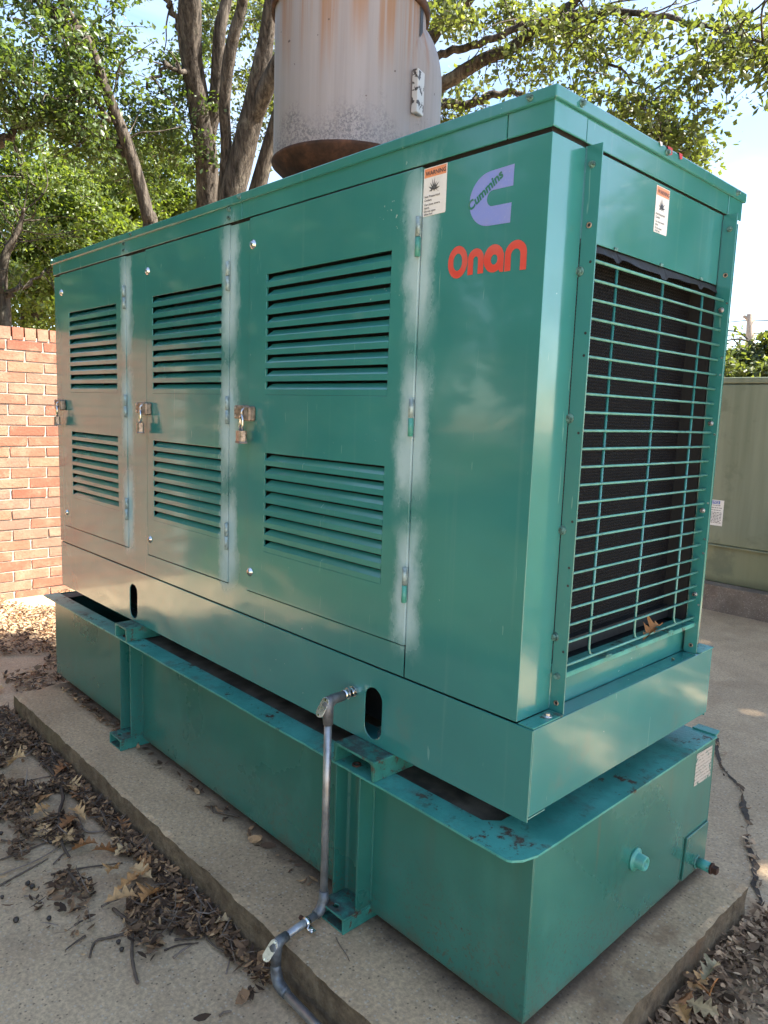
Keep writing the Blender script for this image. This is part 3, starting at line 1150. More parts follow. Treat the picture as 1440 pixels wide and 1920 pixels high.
# radiator end -------------------------------------------------------
FL, FR = 0.121, 0.802
mb = MB()
mb.box((X1 - 0.003, FL + 0.001, 1.240), (X1 - 0.0005, FR - 0.001, ZR + 0.004))
mb.build('upper_end_panel', M_PAINT, gen, bevel=0.001)
mb = MB()
mb.box((X1 - 0.003, FR + 0.004, ZB), (X1, W, ZR - 0.006))
mb.build('end_strip', M_PAINT, gen, bevel=0.003)
mb = MB()
mb.box((X1 - 0.012, FL - 0.006, ZS - 0.002), (X1 - 0.008, FR + 0.02, 0.2975))
mb.build('lower_end_panel', M_PAINT, gen)
mb = MB()
mb.box((X1 - 0.030, FL + 0.001, 0.2985), (-0.016, FR - 0.001, 0.3015))
mb.box((-0.0175, FL + 0.001, 0.290), (-0.016, FR - 0.001, 0.2983))
sill = mb.build('grille_sill', M_WORN_LIT, gen, bevel=0.0008)
for y in (0.33, 0.655):
    m = MB()
    m.box((-0.030, y - 0.014, 0.3020), (-0.017, y + 0.014, 0.3050))
    m.cyl((-0.0235, y, 0.3050), (-0.0235, y, 0.3068), 0.0035, n=8)
    m.build('clip', M_WORN_LIT, sill, bevel=0.001)
for y, nm in ((FL, 'near'), (FR, 'far')):
    m = MB()
    s = 1 if nm == 'near' else -1
    m.box((X1 + 0.0008, y, ZS + 0.002), (-0.0045, y + 0.003, 1.4215))
    m.box((X1 + 0.0006, y + 0.003, ZS + 0.002), (X1 + 0.0036, y + 0.014, 1.4215)) if nm == 'far' else None
    fl = m.build('duct_flange', M_PAINT, gen, bevel=0.001)
    zz = [(1.383, 'hex'), (1.264, 'ring'), (1.19, 'hole'), (1.173, 'big'), (1.046, 'hole'), (1.0, 'hole'), (0.868, 'big'), (0.838, 'hole'), (0.647, 'hole'),
          (0.625, 'big'), (0.545, 'hole'), (0.505, 'hole'), (0.384, 'big'), (0.355, 'hole'), (0.296, 'hex'), (0.234, 'ring')]
    for z, kd in zz:
        hx = {'hex': -0.026, 'ring': -0.024, 'hole': -0.015, 'big': -0.039}[kd]
        if nm == 'far':
            hx = {'hex': -0.022, 'ring': -0.022, 'hole': -0.011, 'big': -0.024}[kd]
        if kd == 'hex':
            hexbolt((hx, y, z), (0, -1, 0), fl, 0.0052)
        elif kd == 'big':
            hexbolt((hx, y, z), (0, -1, 0), fl, 0.0072 if nm == 'near' else 0.005, M_STEEL if nm == 'far' else M_BOLT)
        elif kd == 'ring':
            m = MB()
            m.lathe([(0.0036, 0.0), (0.0036, 0.0016), (0.0062, 0.0016), (0.0062, 0.0)], (0, 0, 0), 16)
            m.v = [(hx + a, y - c, z + b) for a, b, c in m.v]
            m.build('rivet_nut', M_HASP, fl)
            m = MB()
            m.cyl((hx, y + 0.001, z), (hx, y - 0.0008, z), 0.0036, n=12)
            m.build('hole', M_DARK, fl)
        else:
            m = MB()
            m.cyl((hx, y + 0.001, z), (hx, y - 0.0005, z), 0.0030, n=12)
            m.build('hole', M_DARK if nm == 'near' else M_STEEL, fl)
# wire grille
gr = bpy.data.objects.new('grille', None)
COL.objects.link(gr)
gr.parent = gen
gr.matrix_parent_inverse = Matrix.Translation(-Vector(gen.location))
gr.location = (-0.024, 0.46, 0.32)
bx = -0.022
for i in range(22):
    z = 1.1975 - 0.0394 * i
    m = MB()
    yy0 = FL + 0.0035
    m.tube([(bx + (0.001 * math.sin(i * 2.1)), yy0, z), (bx + 0.0015 * math.sin(i * 1.3), 0.46, z + 0.0012 * math.sin(i * 0.9)), (bx, FR - 0.001, z)], 0.0030 if i else 0.0036, 8)
    m.build('horizontal_bar', M_BAR_LIT, gr)
m = MB()
m.tube([(bx, FL + 0.0035, 0.3165), (bx, FR - 0.001, 0.3165)], 0.0034, 8)
m.build('horizontal_bar', M_BAR_LIT, gr)
for y in (0.252, 0.468, 0.688):
    m = MB()
    m.tube([(bx - 0.0065, y, 1.201), (bx - 0.0065, y, 0.335), (bx - 0.004, y, 0.322), (bx, y + 0.008, 0.3165)], 0.0034, 8)
    m.build('vertical_bar', M_PAINT, gr)  # shadow on the uprights put in as a darker green
# torn rubber seal hanging behind the top of the grille
m = MB()
ys = np.linspace(FL + 0.004, FR - 0.004, 60)
top = [(y, 1.238) for y in ys]
seams = (0.272, 0.49, 0.69)
bot = [(y, 1.220 - 0.006 * mnoise.noise(Vector((y * 14, 0.3, 0))) - (0.008 if min(abs(y - s) for s in seams) < 0.012 else 0)) for y in ys]
for i in range(59):
    x_t, x_b = X1 - 0.004, X1 + 0.006 + 0.004 * mnoise.noise(Vector((ys[i] * 9, 2, 1)))
    x_b2 = X1 + 0.006 + 0.004 * mnoise.noise(Vector((ys[i + 1] * 9, 2, 1)))
    m.poly([(x_t, *top[i]), (x_b, *bot[i]), (x_b2, *bot[i + 1]), (x_t, *top[i + 1])])
m.build('rubber_seal', M_RUBBER, gen)
for y in (0.262, 0.478, 0.70):
    m = MB()
    m.box((X1 - 0.0005, y - 0.006, 1.238), (X1 + 0.004, y + 0.006, 1.2455))
    m.build('seal_clip', M_BOLT, gen, bevel=0.001)
m = MB()
m.box((-0.155, FL - 0.01, 0.30), (-0.115, FR + 0.03, 1.30))
m.build('radiator_core', M_CORE, gen)
m = MB()
m.box((-0.115, FL - 0.01, 0.30), (-0.098, FR + 0.03, 0.335))
m.build('core_support', M_RUBBER, gen)
m = MB()
m.box((-0.1145, FL - 0.01, 0.792), (-0.1115, FR + 0.03, 0.797))
m.build('core_strap', M_RUBBER, gen)
m = MB()
m.box((-0.115, FR + 0.001, 0.30), (X1 - 0.004, FR + 0.0035, 1.30))
m.box((-0.115, FL - 0.004, 0.30), (X1 - 0.004, FL - 0.0015, 1.30))
m.box((-0.115, FL, 1.262), (X1 - 0.004, FR, 1.266))
m.box((-0.115, FL, 0.286), (X1 - 0.012, FR, 0.290))
m.build('radiator_duct', M_DARK, gen)
# corner plate on the skid with its bolt
m = MB()
m.box((X1 + 0.001, 0.004, ZS + 0.0005), (-0.002, FL - 0.002, ZS + 0.0036))
plate = m.build('corner_plate', M_WORN_LIT, gen, bevel=0.0008)
hexbolt((-0.020, 0.082, ZS + 0.0036), (0, 0, 1), plate, 0.0078, M_STEEL)
m = MB()
m.box((X1 + 0.001, FR + 0.016, ZS + 0.0005), (0.002, W + 0.004, ZS + 0.0036))
m.build('corner_plate', M_WORN_LIT, gen, bevel=0.0008)

# lettering and labels ------------------------------------------------
def sidep(y):
    return lambda u, v, w=0: (u, y - w, v)


def decal(pts2, fr, name, mat, parent, holes=()):
    return MB().plate(pts2, holes, fr, 0.0003).build(name, mat, parent)


def arc(cx, cz, rx, rz, a0, a1, n=24):
    return [(cx + rx * math.cos(a0 + (a1 - a0) * i / n), cz + rz * math.sin(a0 + (a1 - a0) * i / n)) for i in range(n + 1)]


# blue C emblem with the diagonal word
cpts = [(-0.1300, 1.3765), (-0.190, 1.3745)] + arc(-0.1885, 1.3195, 0.0565, 0.0550, math.pi * 0.5, math.pi * 1.5)[1:] + [(-0.190, 1.2645), (-0.1335, 1.2625)]
cpts += [(-0.1325, 1.3020), (-0.182, 1.3030)] + list(reversed(arc(-0.182, 1.3190, 0.0155, 0.0160, math.pi * 0.5, math.pi * 1.5)[1:-1])) + [(-0.182, 1.3350), (-0.1305, 1.3345)]
emblem = decal(cpts, sidep(-0.0006), 'emblem', M_BLUE, gen)
me = text_mesh('Cummins', 0.0265, shear=0.12, bold=0.0010, spacing=1.02)
ca, sa = math.cos(math.radians(33)), math.sin(math.radians(33))
place_text(me, lambda u, v: (-0.2430 + u * ca - v * sa, -0.0014, 1.3015 + u * sa + v * ca))
link('emblem_lettering', me, M_LOGOGREEN, emblem)

# red rounded word mark
def ring(cx, cz, rx, rz, ix, iz, nm='letter', sh=0.0):
    o = arc(cx, cz, rx, rz, 0, 2 * math.pi, 36)[:-1]
    h = arc(cx + sh, cz, ix, iz, 0, 2 * math.pi, 24)[:-1]
    return o, h


word = bpy.data.objects.new('word_mark', None)
COL.objects.link(word)
word.parent = gen
word.matrix_parent_inverse = Matrix.Translation(-Vector(gen.location))
word.location = (-0.19, 0, 1.2)
o, h = ring(-0.2715, 1.2000, 0.0280, 0.0345, 0.0130, 0.0185)
decal(o, sidep(-0.0006), 'letter', M_RED, word, [h])


def letter_n(x0, x1, z0, z1, st, lz=0.0, rz=0.0):
    cx = (x0 + x1) / 2
    r = (x1 - x0) / 2
    pts = [(x0, z0 + lz)] + [(x0, z1 - r)] + list(reversed(arc(cx, z1 - r, r, r, 0, math.pi, 18)))[1:] + [(x1, z0 + rz), (x1 - st, z0 + rz)]
    pts += arc(cx, z1 - r - 0.002, r - st, r - st * 0.95, 0, math.pi, 14) + [(x0 + st, z0 + lz)]
    return pts


decal(letter_n(-0.2420, -0.1985, 1.1690, 1.2225, 0.0150), sidep(-0.0006), 'letter', M_RED, word)
oo = arc(-0.1715, 1.1960, 0.0265, 0.0285, 0, 2 * math.pi, 32)[:-1]
hh = arc(-0.1700, 1.1935, 0.0090, 0.0105, 0, 2 * math.pi, 20)[:-1]
decal(oo, sidep(-0.0006), 'letter', M_RED, word, [hh])
decal([(-0.158, 1.186), (-0.1445, 1.205), (-0.1445, 1.166), (-0.1535, 1.1665), (-0.157, 1.172)], sidep(-0.0011), 'letter', M_RED, word)
decal(letter_n(-0.1420, -0.0870, 1.1645, 1.2255, 0.0155, 0.0015), sidep(-0.0006), 'letter', M_RED, word)


def warning(fr, parent, name='warning_label'):
    """fr(u,v,w): u,v in label units of metres from its lower left corner"""
    w, h = 0.070, 0.1045
    lab = MB().plate([(0.002, 0), (w - 0.002, 0.0005), (w, 0.003), (w, h), (0, h), (0, 0.003)], [], lambda u, v, t: fr(u, v, 0.0 + t), 0.0004).build(name, M_LABEL, parent)
    MB().plate(rect(0.002, w - 0.002, h - 0.021, h - 0.0015), [], lambda u, v, t: fr(u, v, 0.0005 + t), 0.0002).build('header', M_ORANGE, lab)
    for body, size, u, v, bold in (('WARNING', 0.0128, 0.0060, h - 0.0165, 0.00035), ('Hot Pressurized', 0.0072, 0.0045, 0.0400, 0.0001), ('Coolant.', 0.0068, 0.0045, 0.0325, 0.0001),
                                   ('Can cause severe', 0.0068, 0.0045, 0.0230, 0.0001), ('injury.', 0.0068, 0.0045, 0.0160, 0.0001),
                                   ('Do not open', 0.0068, 0.0045, 0.0085, 0.0001), ('when hot.', 0.0068, 0.0045, 0.0020, 0.0001)):
        me = text_mesh(body, size, bold=bold)
        place_text(me, lambda a, b: fr(u + a, v + b, 0.0010))
        link('print', me, M_INK, lab)
    spikes = []
    r = random.Random(5)
    for i in range(18):
        t = math.pi * (-0.08 + 1.16 * i / 17)
        rr = (0.0165 if i % 2 == 0 else 0.0068) * (0.85 + 0.35 * r.random())
        spikes.append((0.032 + rr * math.cos(t) * 1.05, 0.0545 + rr * math.sin(t) * 1.45))
    spikes += [(0.025, 0.0525), (0.030, 0.0560), (0.0335, 0.0510), (0.037, 0.0560), (0.041, 0.0525)][::1]
    c = (0.0325, 0.058)
    m = MB()
    for i in range(len(spikes)):
        a, b = spikes[i], spikes[(i + 1) % len(spikes)]
        m.poly([fr(*c, 0.0009), fr(*a, 0.0009), fr(*b, 0.0009)])
    m.build('burst_symbol', M_INK, lab)
    return lab


wl = warning(lambda u, v, w=0: (-0.3845 + u, -0.0006 - w, 1.3125 + v), gen)
wl['label'] = 'white and orange warning label beside the widest door'
wl = warning(lambda u, v, w=0: (X1 + 0.0001 + w, 0.427 + u * 0.93, 1.311 + v), gen)
wl['label'] = 'white and orange warning label above the grille'

# ================================================================== FUEL TANK
tank = thing('fuel_tank', (-1.35, 0.45, PADZ), 'long green steel fuel tank with flanged rim on the concrete pad', 'fuel tank')
TX0, TX1, TY0, TY1, TZ0, TZ1 = -2.76, 0.031, -0.012, 0.915, -0.456, -0.058
mb = MB()
mb.box((TX0, TY0, TZ0), (TX1, TY0 + 0.004, TZ1))
mb.box((TX0, TY1 - 0.004, TZ0), (TX1, TY1, TZ1))
mb.box((TX1 - 0.004, TY0 + 0.0042, TZ0), (TX1 - 0.0002, TY1 - 0.0042, TZ1))
mb.box((TX0 + 0.0002, TY0 + 0.0042, TZ0), (TX0 + 0.004, TY1 - 0.0042, TZ1))
mb.box((TX0 + 0.0042, TY0 + 0.0042, TZ0 + 0.0005), (TX1 - 0.0042, TY1 - 0.0042, TZ0 + 0.004))
mb.build('tank_wall', M_TANK, tank, bevel=0.002)
mb = MB()
mb.plate([(TX0 + 0.01, 0.002), (TX1 - 0.008, 0.002), (TX1 - 0.008, TY1 - 0.01), (TX0 + 0.01, TY1 - 0.01)],
         [rect(-2.665, -2.02, 0.012, 0.55)], lambda u, v, w: (u, v, -0.066 + w), 0.004)
M_TOPDIRT_SHADE = plain('dusty_shaded_tank_top', (0.080, 0.064, 0.048), 0.85, var=0.6, scale=14, bump=0.2)  # brown dust, kept dark to hold the shade under the skid
mb.build('tank_top', M_TOPDIRT_SHADE, tank)
# flange rim with chipped, uneven outer edge
fo = []
N = 150
for i in range(N + 1):
    x = TX0 - 0.0 + (0.0 - TX0) * i / N
    fo.append((x, -0.0655 + 0.0016 * mnoise.noise(Vector((x * 22, 0, 0))) + 0.0022 * mnoise.noise(Vector((x * 5, 3, 0)))))
fo += [(0.010, -0.060), (0.024, -0.040), (0.0345, 0.000)]
fo += [(0.0345 + 0.001 * mnoise.noise(Vector((9, y * 20, 0))), y) for y in np.linspace(0.01, 0.915, 60)]
fi = [(-0.10, 0.915), (-0.10, 0.045), (-0.13, 0.014), (TX0, 0.006)]
mb = MB()
mb.plate(fo + fi, [], lambda u, v, w: (u, v, -0.0610 + w), 0.0055)
mb.plate([(-0.04, 0.917), (0.030, 0.917), (0.024, 0.957), (-0.04, 0.957)], [], lambda u, v, w: (u, v, -0.0585 + w), 0.0055)
mb.box((-0.04, 0.912, -0.061), (0.03, 0.9165, -0.0505))
mb.build('rim_flange', M_WORN_LIT, tank, bevel=0.0012)
mb = MB()
mb.box((-2.665, 0.012, TZ0 + 0.01), (-2.02, 0.55, TZ0 + 0.014))
mb.build('basin_floor', M_DARK, tank)


def channel(x0, x1):
    """cross channel (inverted C) between the rim and the skid, its end sticking out at the side"""
    t = 0.007
    z0, z1 = -0.0550, -0.0012
    pts = [(x0, z0), (x0 + t, z0), (x0 + t * 1.8, z1 - t * 1.4), (x0 + t * 3, z1 - t), (x1 - t * 3, z1 - t), (x1 - t * 1.8, z1 - t * 1.4), (x1 - t, z0), (x1, z0), (x1, z1 - 0.003), (x1 - 0.003, z1), (x0 + 0.003, z1), (x0, z1 - 0.003)]
    m = MB().plate(pts, [], lambda u, v, w: (u, -0.066 + w, v), 0.92)
    c = m.build('cross_channel', M_DIRTY, tank, bevel=0.001)
    m = MB()
    cx = (x0 + x1) / 2
    m.lathe([(0.006, 0.0), (0.006, 0.004), (0.012, 0.004), (0.013, 0.0)], (cx - 0.02, -0.035, -0.055), 20)
    m.build('washer', M_RUST, tank)
    return c


def post(xc):
    """upright channel, web against the tank, with a box foot"""
    hw, t = 0.050, 0.006
    x0, x1 = xc - hw, xc + hw
    yb, yf = TY0 - 0.0005, -0.063
    pts = [(x0, yb), (x1, yb), (x1, yf), (x1 - t, yf), (x1 - t - 0.002, yb - 0.012), (x1 - t - 0.008, yb - t), (x0 + t + 0.008, yb - t), (x0 + t + 0.002, yb - 0.012), (x0 + t, yf), (x0, yf)]
    MB().plate(pts, [], lambda u, v, w: (u, v, -0.4375 + w), 0.376).build('post', M_TANK, tank, bevel=0.001)
    fy0, fy1 = -0.108, 0.02
    z0, z1 = PADZ + 0.0006, -0.4380
    m = MB()
    hole = [(xc - 0.005 + 0.010 * math.cos(2 * math.pi * i / 20), -0.086 + 0.008 * math.sin(2 * math.pi * i / 20)) for i in range(20)]
    m.plate([(x0 - 0.001, fy0), (x1 + 0.001, fy0), (x1 + 0.001, fy1), (x0 - 0.001, fy1)], [hole], lambda u, v, w: (u, v, z1 - 0.006 + w), 0.006)
    m.box((x0 - 0.001, fy0, z0), (x0 + 0.005, fy1, z1 - 0.0062))
    m.box((x1 - 0.005, fy0, z0), (x1 + 0.001, fy1, z1 - 0.0062))
    m.box((x0 + 0.0052, fy0 + 0.001, z0), (x1 - 0.0052, fy1, z0 + 0.005))
    m.build('foot', M_DIRTY, tank, bevel=0.0012)
    # weld bead beside the post
    m = MB()
    m.tube([(x1 + 0.001, TY0 - 0.001, -0.43 + 0.012 * i) for i in range(31)], [0.0022 + 0.0012 * RND.random() for i in range(31)], 6)
    m.build('weld_bead', M_TANK, tank)


channel(-0.5720, -0.4150)
channel(-1.9450, -1.8400)
post(-0.5170)
post(-1.8640)
# fittings on the tank end
m = MB()
m.lathe([(0.0, 0.0), (0.030, 0.0), (0.030, 0.004), (0.022, 0.007), (0.020, 0.010), (0.0185, 0.030), (0.0165, 0.032), (0.0105, 0.032), (0.0105, 0.020), (0.0, 0.020)], (0, 0, 0), 28)
m.v = [(TX1 + c, 0.455 + a, -0.258 + b) for a, b, c in m.v]
port = m.build('pipe_port', M_WORN_LIT, tank)
m = MB()
m.cyl((TX1 + 0.020, 0.455, -0.258), (TX1 + 0.0215, 0.455, -0.258), 0.0104, n=6)
m.build('port_plug', M_DARK, tank)
m = MB()
m.plate([(0.752, -0.452), (0.905, -0.452), (0.908, -0.322), (0.762, -0.322)], [], lambda u, v, w: (TX1 + w, u, v), 0.006)
m.build('patch_plate', M_TANK, tank, bevel=0.002)
m = MB()
m.cyl((TX1 + 0.004, 0.845, -0.428), (TX1 + 0.050, 0.845, -0.428), 0.0155, n=20)
m.cyl((TX1 + 0.004, 0.845, -0.428), (TX1 + 0.010, 0.845, -0.428), 0.020, n=20)
drain = m.build('drain_pipe', M_WORN_LIT, tank)
m = MB()
m.cyl((TX1 + 0.050, 0.845, -0.428), (TX1 + 0.068, 0.845, -0.428), 0.013, n=4, smooth=False)
m.cyl((TX1 + 0.048, 0.845, -0.428), (TX1 + 0.053, 0.845, -0.428), 0.0175, n=8, smooth=False)
m.build('drain_plug', M_RUST, tank)


def plate_print():
    k = Mat('worn_nameplate')
    x, y, z = k.sep(k.pos)
    lines = k.ss(k.math('SINE', k.math('MULTIPLY', z, 560.0)), -0.1, 0.5)
    words = k.ss(k.noise(k.map(k.pos, (1, 120, 260)), 1.0, 2), 0.42, 0.52)
    ink = k.math('MULTIPLY', lines, words)
    col = k.mix(k.math('MULTIPLY', ink, 0.6), (0.42, 0.38, 0.33), (0.10, 0.085, 0.075))
    wear = k.ss(k.noise(k.pos, 46, 6, 0.7), 0.54, 0.60)
    col = k.mix(wear, col, (0.03, 0.13, 0.10))
    return k.set(color=col, rough=0.5)


m = MB()
m.plate([(0.785, -0.172), (0.898, -0.176), (0.892, -0.078), (0.787, -0.074)], [], lambda u, v, w: (TX1 + w, u, v), 0.0008)
m.build('nameplate', plate_print(), tank)

# ================================================================== EXHAUST SILENCER
DC = (-1.071, 0.347)
DR, DZ0_, DZ1_ = 0.236, 1.640, 2.092
mf = thing('exhaust_silencer', (DC[0], DC[1], ZT), 'weathered grey steel silencer drum with rusty dished bottom above the roof', 'silencer')
mb = MB()
mb.lathe([(DR, DZ0_), (DR, DZ1_)], (DC[0], DC[1], 0), 96)
mb.build('shell', M_DRUM, mf)
mb = MB()
mb.lathe([(0.05, DZ0_ - 0.085), (0.10, DZ0_ - 0.080), (0.155, DZ0_ - 0.064), (0.195, DZ0_ - 0.042), (0.222, DZ0_ - 0.020), (DR + 0.004, DZ0_ - 0.004), (DR + 0.006, DZ0_ + 0.004), (DR + 0.001, DZ0_ + 0.008)], (DC[0], DC[1], 0), 96)
mb.build('dished_bottom', M_RUST, mf)
mb = MB()
mb.lathe([(DR + 0.001, DZ1_ - 0.012), (DR + 0.011, DZ1_ - 0.010), (DR + 0.012, DZ1_ + 0.012), (DR + 0.002, DZ1_ + 0.018), (0.2, DZ1_ + 0.07), (0.1, DZ1_ + 0.1), (0.0, DZ1_ + 0.105)], (DC[0], DC[1], 0), 96)
mb.build('top_head', M_RUST, mf)
mb = MB()
mb.cyl((DC[0], DC[1], ZT), (DC[0], DC[1], DZ0_ - 0.08), 0.06, n=24)
mb.cyl((DC[0], DC[1], ZT), (DC[0], DC[1], ZT + 0.02), 0.10, n=24)
mb.build('inlet_pipe', M_RUST, mf)
# bulging side chamber welded to the right of the drum, with its dark lap joint
vr = Vector((0.687, 0.727))
sc_c = (DC[0] + 0.070 * 0.687 - 0.055 * 0.727, DC[1] + 0.070 * 0.727 + 0.055 * 0.687)
SR = 0.227
prof = [(SR, DZ0_ + 0.02), (SR, 1.90)] + [(SR * math.cos(t) ** 0.55, 1.90 + 0.21 * math.sin(t)) for t in [math.pi / 2 * i / 14 for i in range(1, 15)]]
mb = MB()
mb.lathe(prof, (sc_c[0], sc_c[1], 0), 72)
mb.build('side_chamber', M_DRUM, mf)
mb = MB()
aj = math.radians(24.0)
for w0, w1, zz0, zz1, rr in ((-0.012, 0.012, DZ0_ + 0.01, DZ1_ - 0.012, DR + 0.0025),):
    pts = []
    for s in (w0, w1):
        t = aj + s / DR
        pts.append((DC[0] + rr * math.cos(t), DC[1] + rr * math.sin(t)))
    m2 = MB()
    a, b = pts
    m2.poly([(*a, zz0), (*b, zz0), (*b, zz1), (*a, zz1)])
    m2.build('lap_joint', M_RUBBER, mf)
t = aj - 0.14
rad = Vector((math.cos(t), math.sin(t), 0))
tan = Vector((-math.sin(t), math.cos(t), 0))
c0 = Vector((DC[0], DC[1], 1.825)) + rad * (DR + 0.004)
mb = MB()
mb.plate([(-0.021, -0.062), (0.021, -0.062), (0.021, 0.062), (-0.021, 0.062)], [], lambda u, v, w: c0 + tan * u + Vector((0, 0, v)) + rad * w, 0.020)


def pitted():
    k = Mat('pitted_nameplate')
    f = k.noise(k.pos, 38, 5, 0.6)
    col = k.mix(k.ss(f, 0.54, 0.58), (0.46, 0.45, 0.43), (0.05, 0.045, 0.045))
    return k.set(color=col, rough=0.5, metal=0.3)


mb.build('plate_holder', pitted(), mf, bevel=0.003)

# ================================================================== CONDUIT
con = thing('electrical_conduit', (-0.55, -0.11, PADZ), 'thin grey metal conduit running down beside the tank and along the ground', 'conduit')
CX, CY = -0.556, -0.101
R_ = 0.0102
m = MB()
m.cyl((-0.567, -0.0005, 0.125), (-0.566, -0.010, 0.125), 0.0155, n=8, smooth=False)
m.cyl((-0.566, -0.010, 0.125), (-0.565, -0.022, 0.125), 0.0125, n=16)
m.cyl((-0.565, -0.022, 0.125), (-0.565, -0.030, 0.125), 0.0165, n=6, smooth=False)
m.cyl((-0.565, -0.030, 0.125), (-0.563, -0.046, 0.125), 0.0125, n=16)
m.build('wall_connector', M_CHROME, con)


def lb_body(pin, pcorner, pout, cover_n, name='conduit_body'):
    """L-shaped fitting with an oval bare cover"""
    pin, pcorner, pout, cover_n = Vector(pin), Vector(pcorner), Vector(pout), Vector(cover_n).normalized()
    m = MB()
    path = [pin, pin.lerp(pcorner, 0.55), pin.lerp(pcorner, 0.86).lerp(pout, 0.06), pcorner.lerp(pout, 0.14), pcorner.lerp(pout, 0.45), pout]
    m.tube(path, [0.0128, 0.0135, 0.0155, 0.0165, 0.0150, 0.0130], 16)
    b = m.build(name, M_FITTING, con)
    return b


def oval_cover(c, n, up, hw, hh, parent):
    c, n, up = Vector(c), Vector(n).normalized(), Vector(up)
    up = (up - n * up.dot(n)).normalized()
    rt = up.cross(n)
    m = MB()
    pts = stadium(0, 0, hw * 2, hh * 2, 8)
    m.plate(pts, [], lambda u, v, w: c + rt * u + up * v + n * w, 0.0025)
    cv = m.build('cover', M_COVER, parent, bevel=0.0008)
    for s in (-1, 1):
        m = MB()
        q = c + up * s * (hh - 0.0055)
        m.cyl(q + n * 0.0026, q + n * 0.0045, 0.003, n=10)
        m.build('cover_screw', M_CHROME, parent)
    return cv


b1 = lb_body((-0.5625, -0.048, 0.123), (CX, CY - 0.004, 0.126), (CX, CY, 0.062), (0, -1, 0.6))
oval_cover((CX - 0.001, CY - 0.018, 0.112), (0.35, -1, 0.42), (0.25, 0.15, 1), 0.0120, 0.0270, b1)
m = MB()
m.tube([(CX, CY, 0.070), (CX + 0.001, CY - 0.001, -0.15), (CX, CY, -0.420)], R_, 16)
m.build('riser_pipe', M_CONDUIT, con)
m = MB()
m.tube([(CX, CY, -0.405), (CX, CY, -0.432), (CX + 0.001, CY - 0.006, -0.447), (CX + 0.002, CY - 0.016, -0.458), (CX + 0.004, CY - 0.030, -0.4620)],
       [0.0125, 0.0145, 0.0155, 0.0150, 0.0130], 16)
m.build('elbow', M_FITTING, con)
m = MB()
m.tube([(CX + 0.003, CY - 0.024, -0.4620), (-0.538, -0.236, -0.4600)], R_, 16)
m.build('cross_pipe', M_CONDUIT, con)
# strap clamp on the cross pipe
sx, sy = -0.545, -0.166
m = MB()
m.lathe([(R_ + 0.0004, -0.006), (R_ + 0.0028, -0.006), (R_ + 0.0028, 0.006), (R_ + 0.0004, 0.006)], (0, 0, 0), 20)
m.v = [(sx + a, sy + c, -0.4613 + b) for a, b, c in m.v]
cl = m.build('clamp', M_CHROME, con)
m = MB()
m.box((sx + 0.010, sy - 0.008, -0.4725), (sx + 0.032, sy + 0.008, -0.4700))
m.cyl((sx + 0.022, sy, -0.4700), (sx + 0.022, sy, -0.4650), 0.005, n=8)
m.build('clamp_foot', M_CHROME, cl)
m = MB()
m.cyl((sx - 0.013, sy, -0.4613), (sx - 0.028, sy, -0.4613), 0.006, n=6, smooth=False)
m.build('clamp_screw', M_RUST, cl)
LX, LY = -0.531, -0.272
b2 = lb_body((-0.5375, -0.236, -0.4605), (LX, LY - 0.002, -0.459), (LX, LY, -0.515), (0, -1, 0.5))
oval_cover((LX - 0.002, LY - 0.0155, -0.472), (0.30, -1, 0.50), (0.30, 0.2, 1), 0.0125, 0.0290, b2)
m = MB()
m.tube([(LX, LY, -0.505), (LX, LY, -0.530), (LX + 0.004, LY, -0.548), (LX + 0.016, LY - 0.001, -0.560), (LX + 0.036, LY - 0.002, -0.565), (LX + 0.050, LY - 0.002, -0.5655)],
       [0.0120, 0.0140, 0.0150, 0.0150, 0.0145, 0.0130], 16)
m.build('elbow', M_FITTING, con)
m = MB()
m.tube([(LX + 0.045, LY - 0.002, -0.5655), (-0.30, LY - 0.004, -0.570), (0.5, LY - 0.010, -0.580), (1.6, LY - 0.02, -0.585)], R_ + 0.0012, 16)
m.build('ground_pipe', M_CONDUIT, con)

# ================================================================== UTILITY CABINET
cab = thing('utility_cabinet', (-1.6, 5.1, -0.39), 'weathered olive green utility cabinet on a concrete plinth', 'utility cabinet')
CX0, CX1, CY0, CY1 = -3.2, -0.35, 4.665, 6.1
mb = MB()
mb.box((CX0, CY0 + 0.012, -0.394), (CX1, CY1, 1.178))
mb.build('body', M_CAB, cab, bevel=0.006)
mb = MB()
mb.box((CX0 - 0.01, CY0 - 0.012, 1.180), (CX1 + 0.01, CY1, 1.226))
mb.build('lid', M_CAB, cab, bevel=0.008)
mb = MB()
mb.box((CX0 + 0.004, CY0 - 0.004, -0.084), (CX1 - 0.004, CY0 + 0.0115, 1.170))
mb.build('door', M_CAB, cab, bevel=0.006)
mb = MB()
mb.box((CX0 + 0.002, CY0 - 0.022, -0.100), (CX1 - 0.002, CY0 + 0.0115, -0.088))
mb.build('ledge', M_CAB, cab, bevel=0.003)
q = Vector((-1.55, CY0 - 0.0045, 0))
r = ray(1352, 945)
tt = (CY0 - 0.005 - CAM.y) / r.y
pc = CAM + r * tt
r2 = ray(1357, 985)
pc2 = CAM + r2 * ((CY0 - 0.005 - CAM.y) / r2.y)
lw = 0.135
x1l = (CAM + ray(1358, 940) * ((CY0 - 0.005 - CAM.y) / ray(1358, 940).y)).x
zt = (CAM + ray(1358, 939) * ((CY0 - 0.005 - CAM.y) / ray(1358, 939).y)).z
zb = (CAM + ray(1355, 987) * ((CY0 - 0.005 - CAM.y) / ray(1355, 987).y)).z
m = MB()
m.plate(rect(x1l - lw, x1l, zb, zt), [], lambda u, v, w: (u, CY0 - 0.0045 - w, v), 0.0008)
nl = m.build('notice_label', M_LABEL, cab)
m = MB()
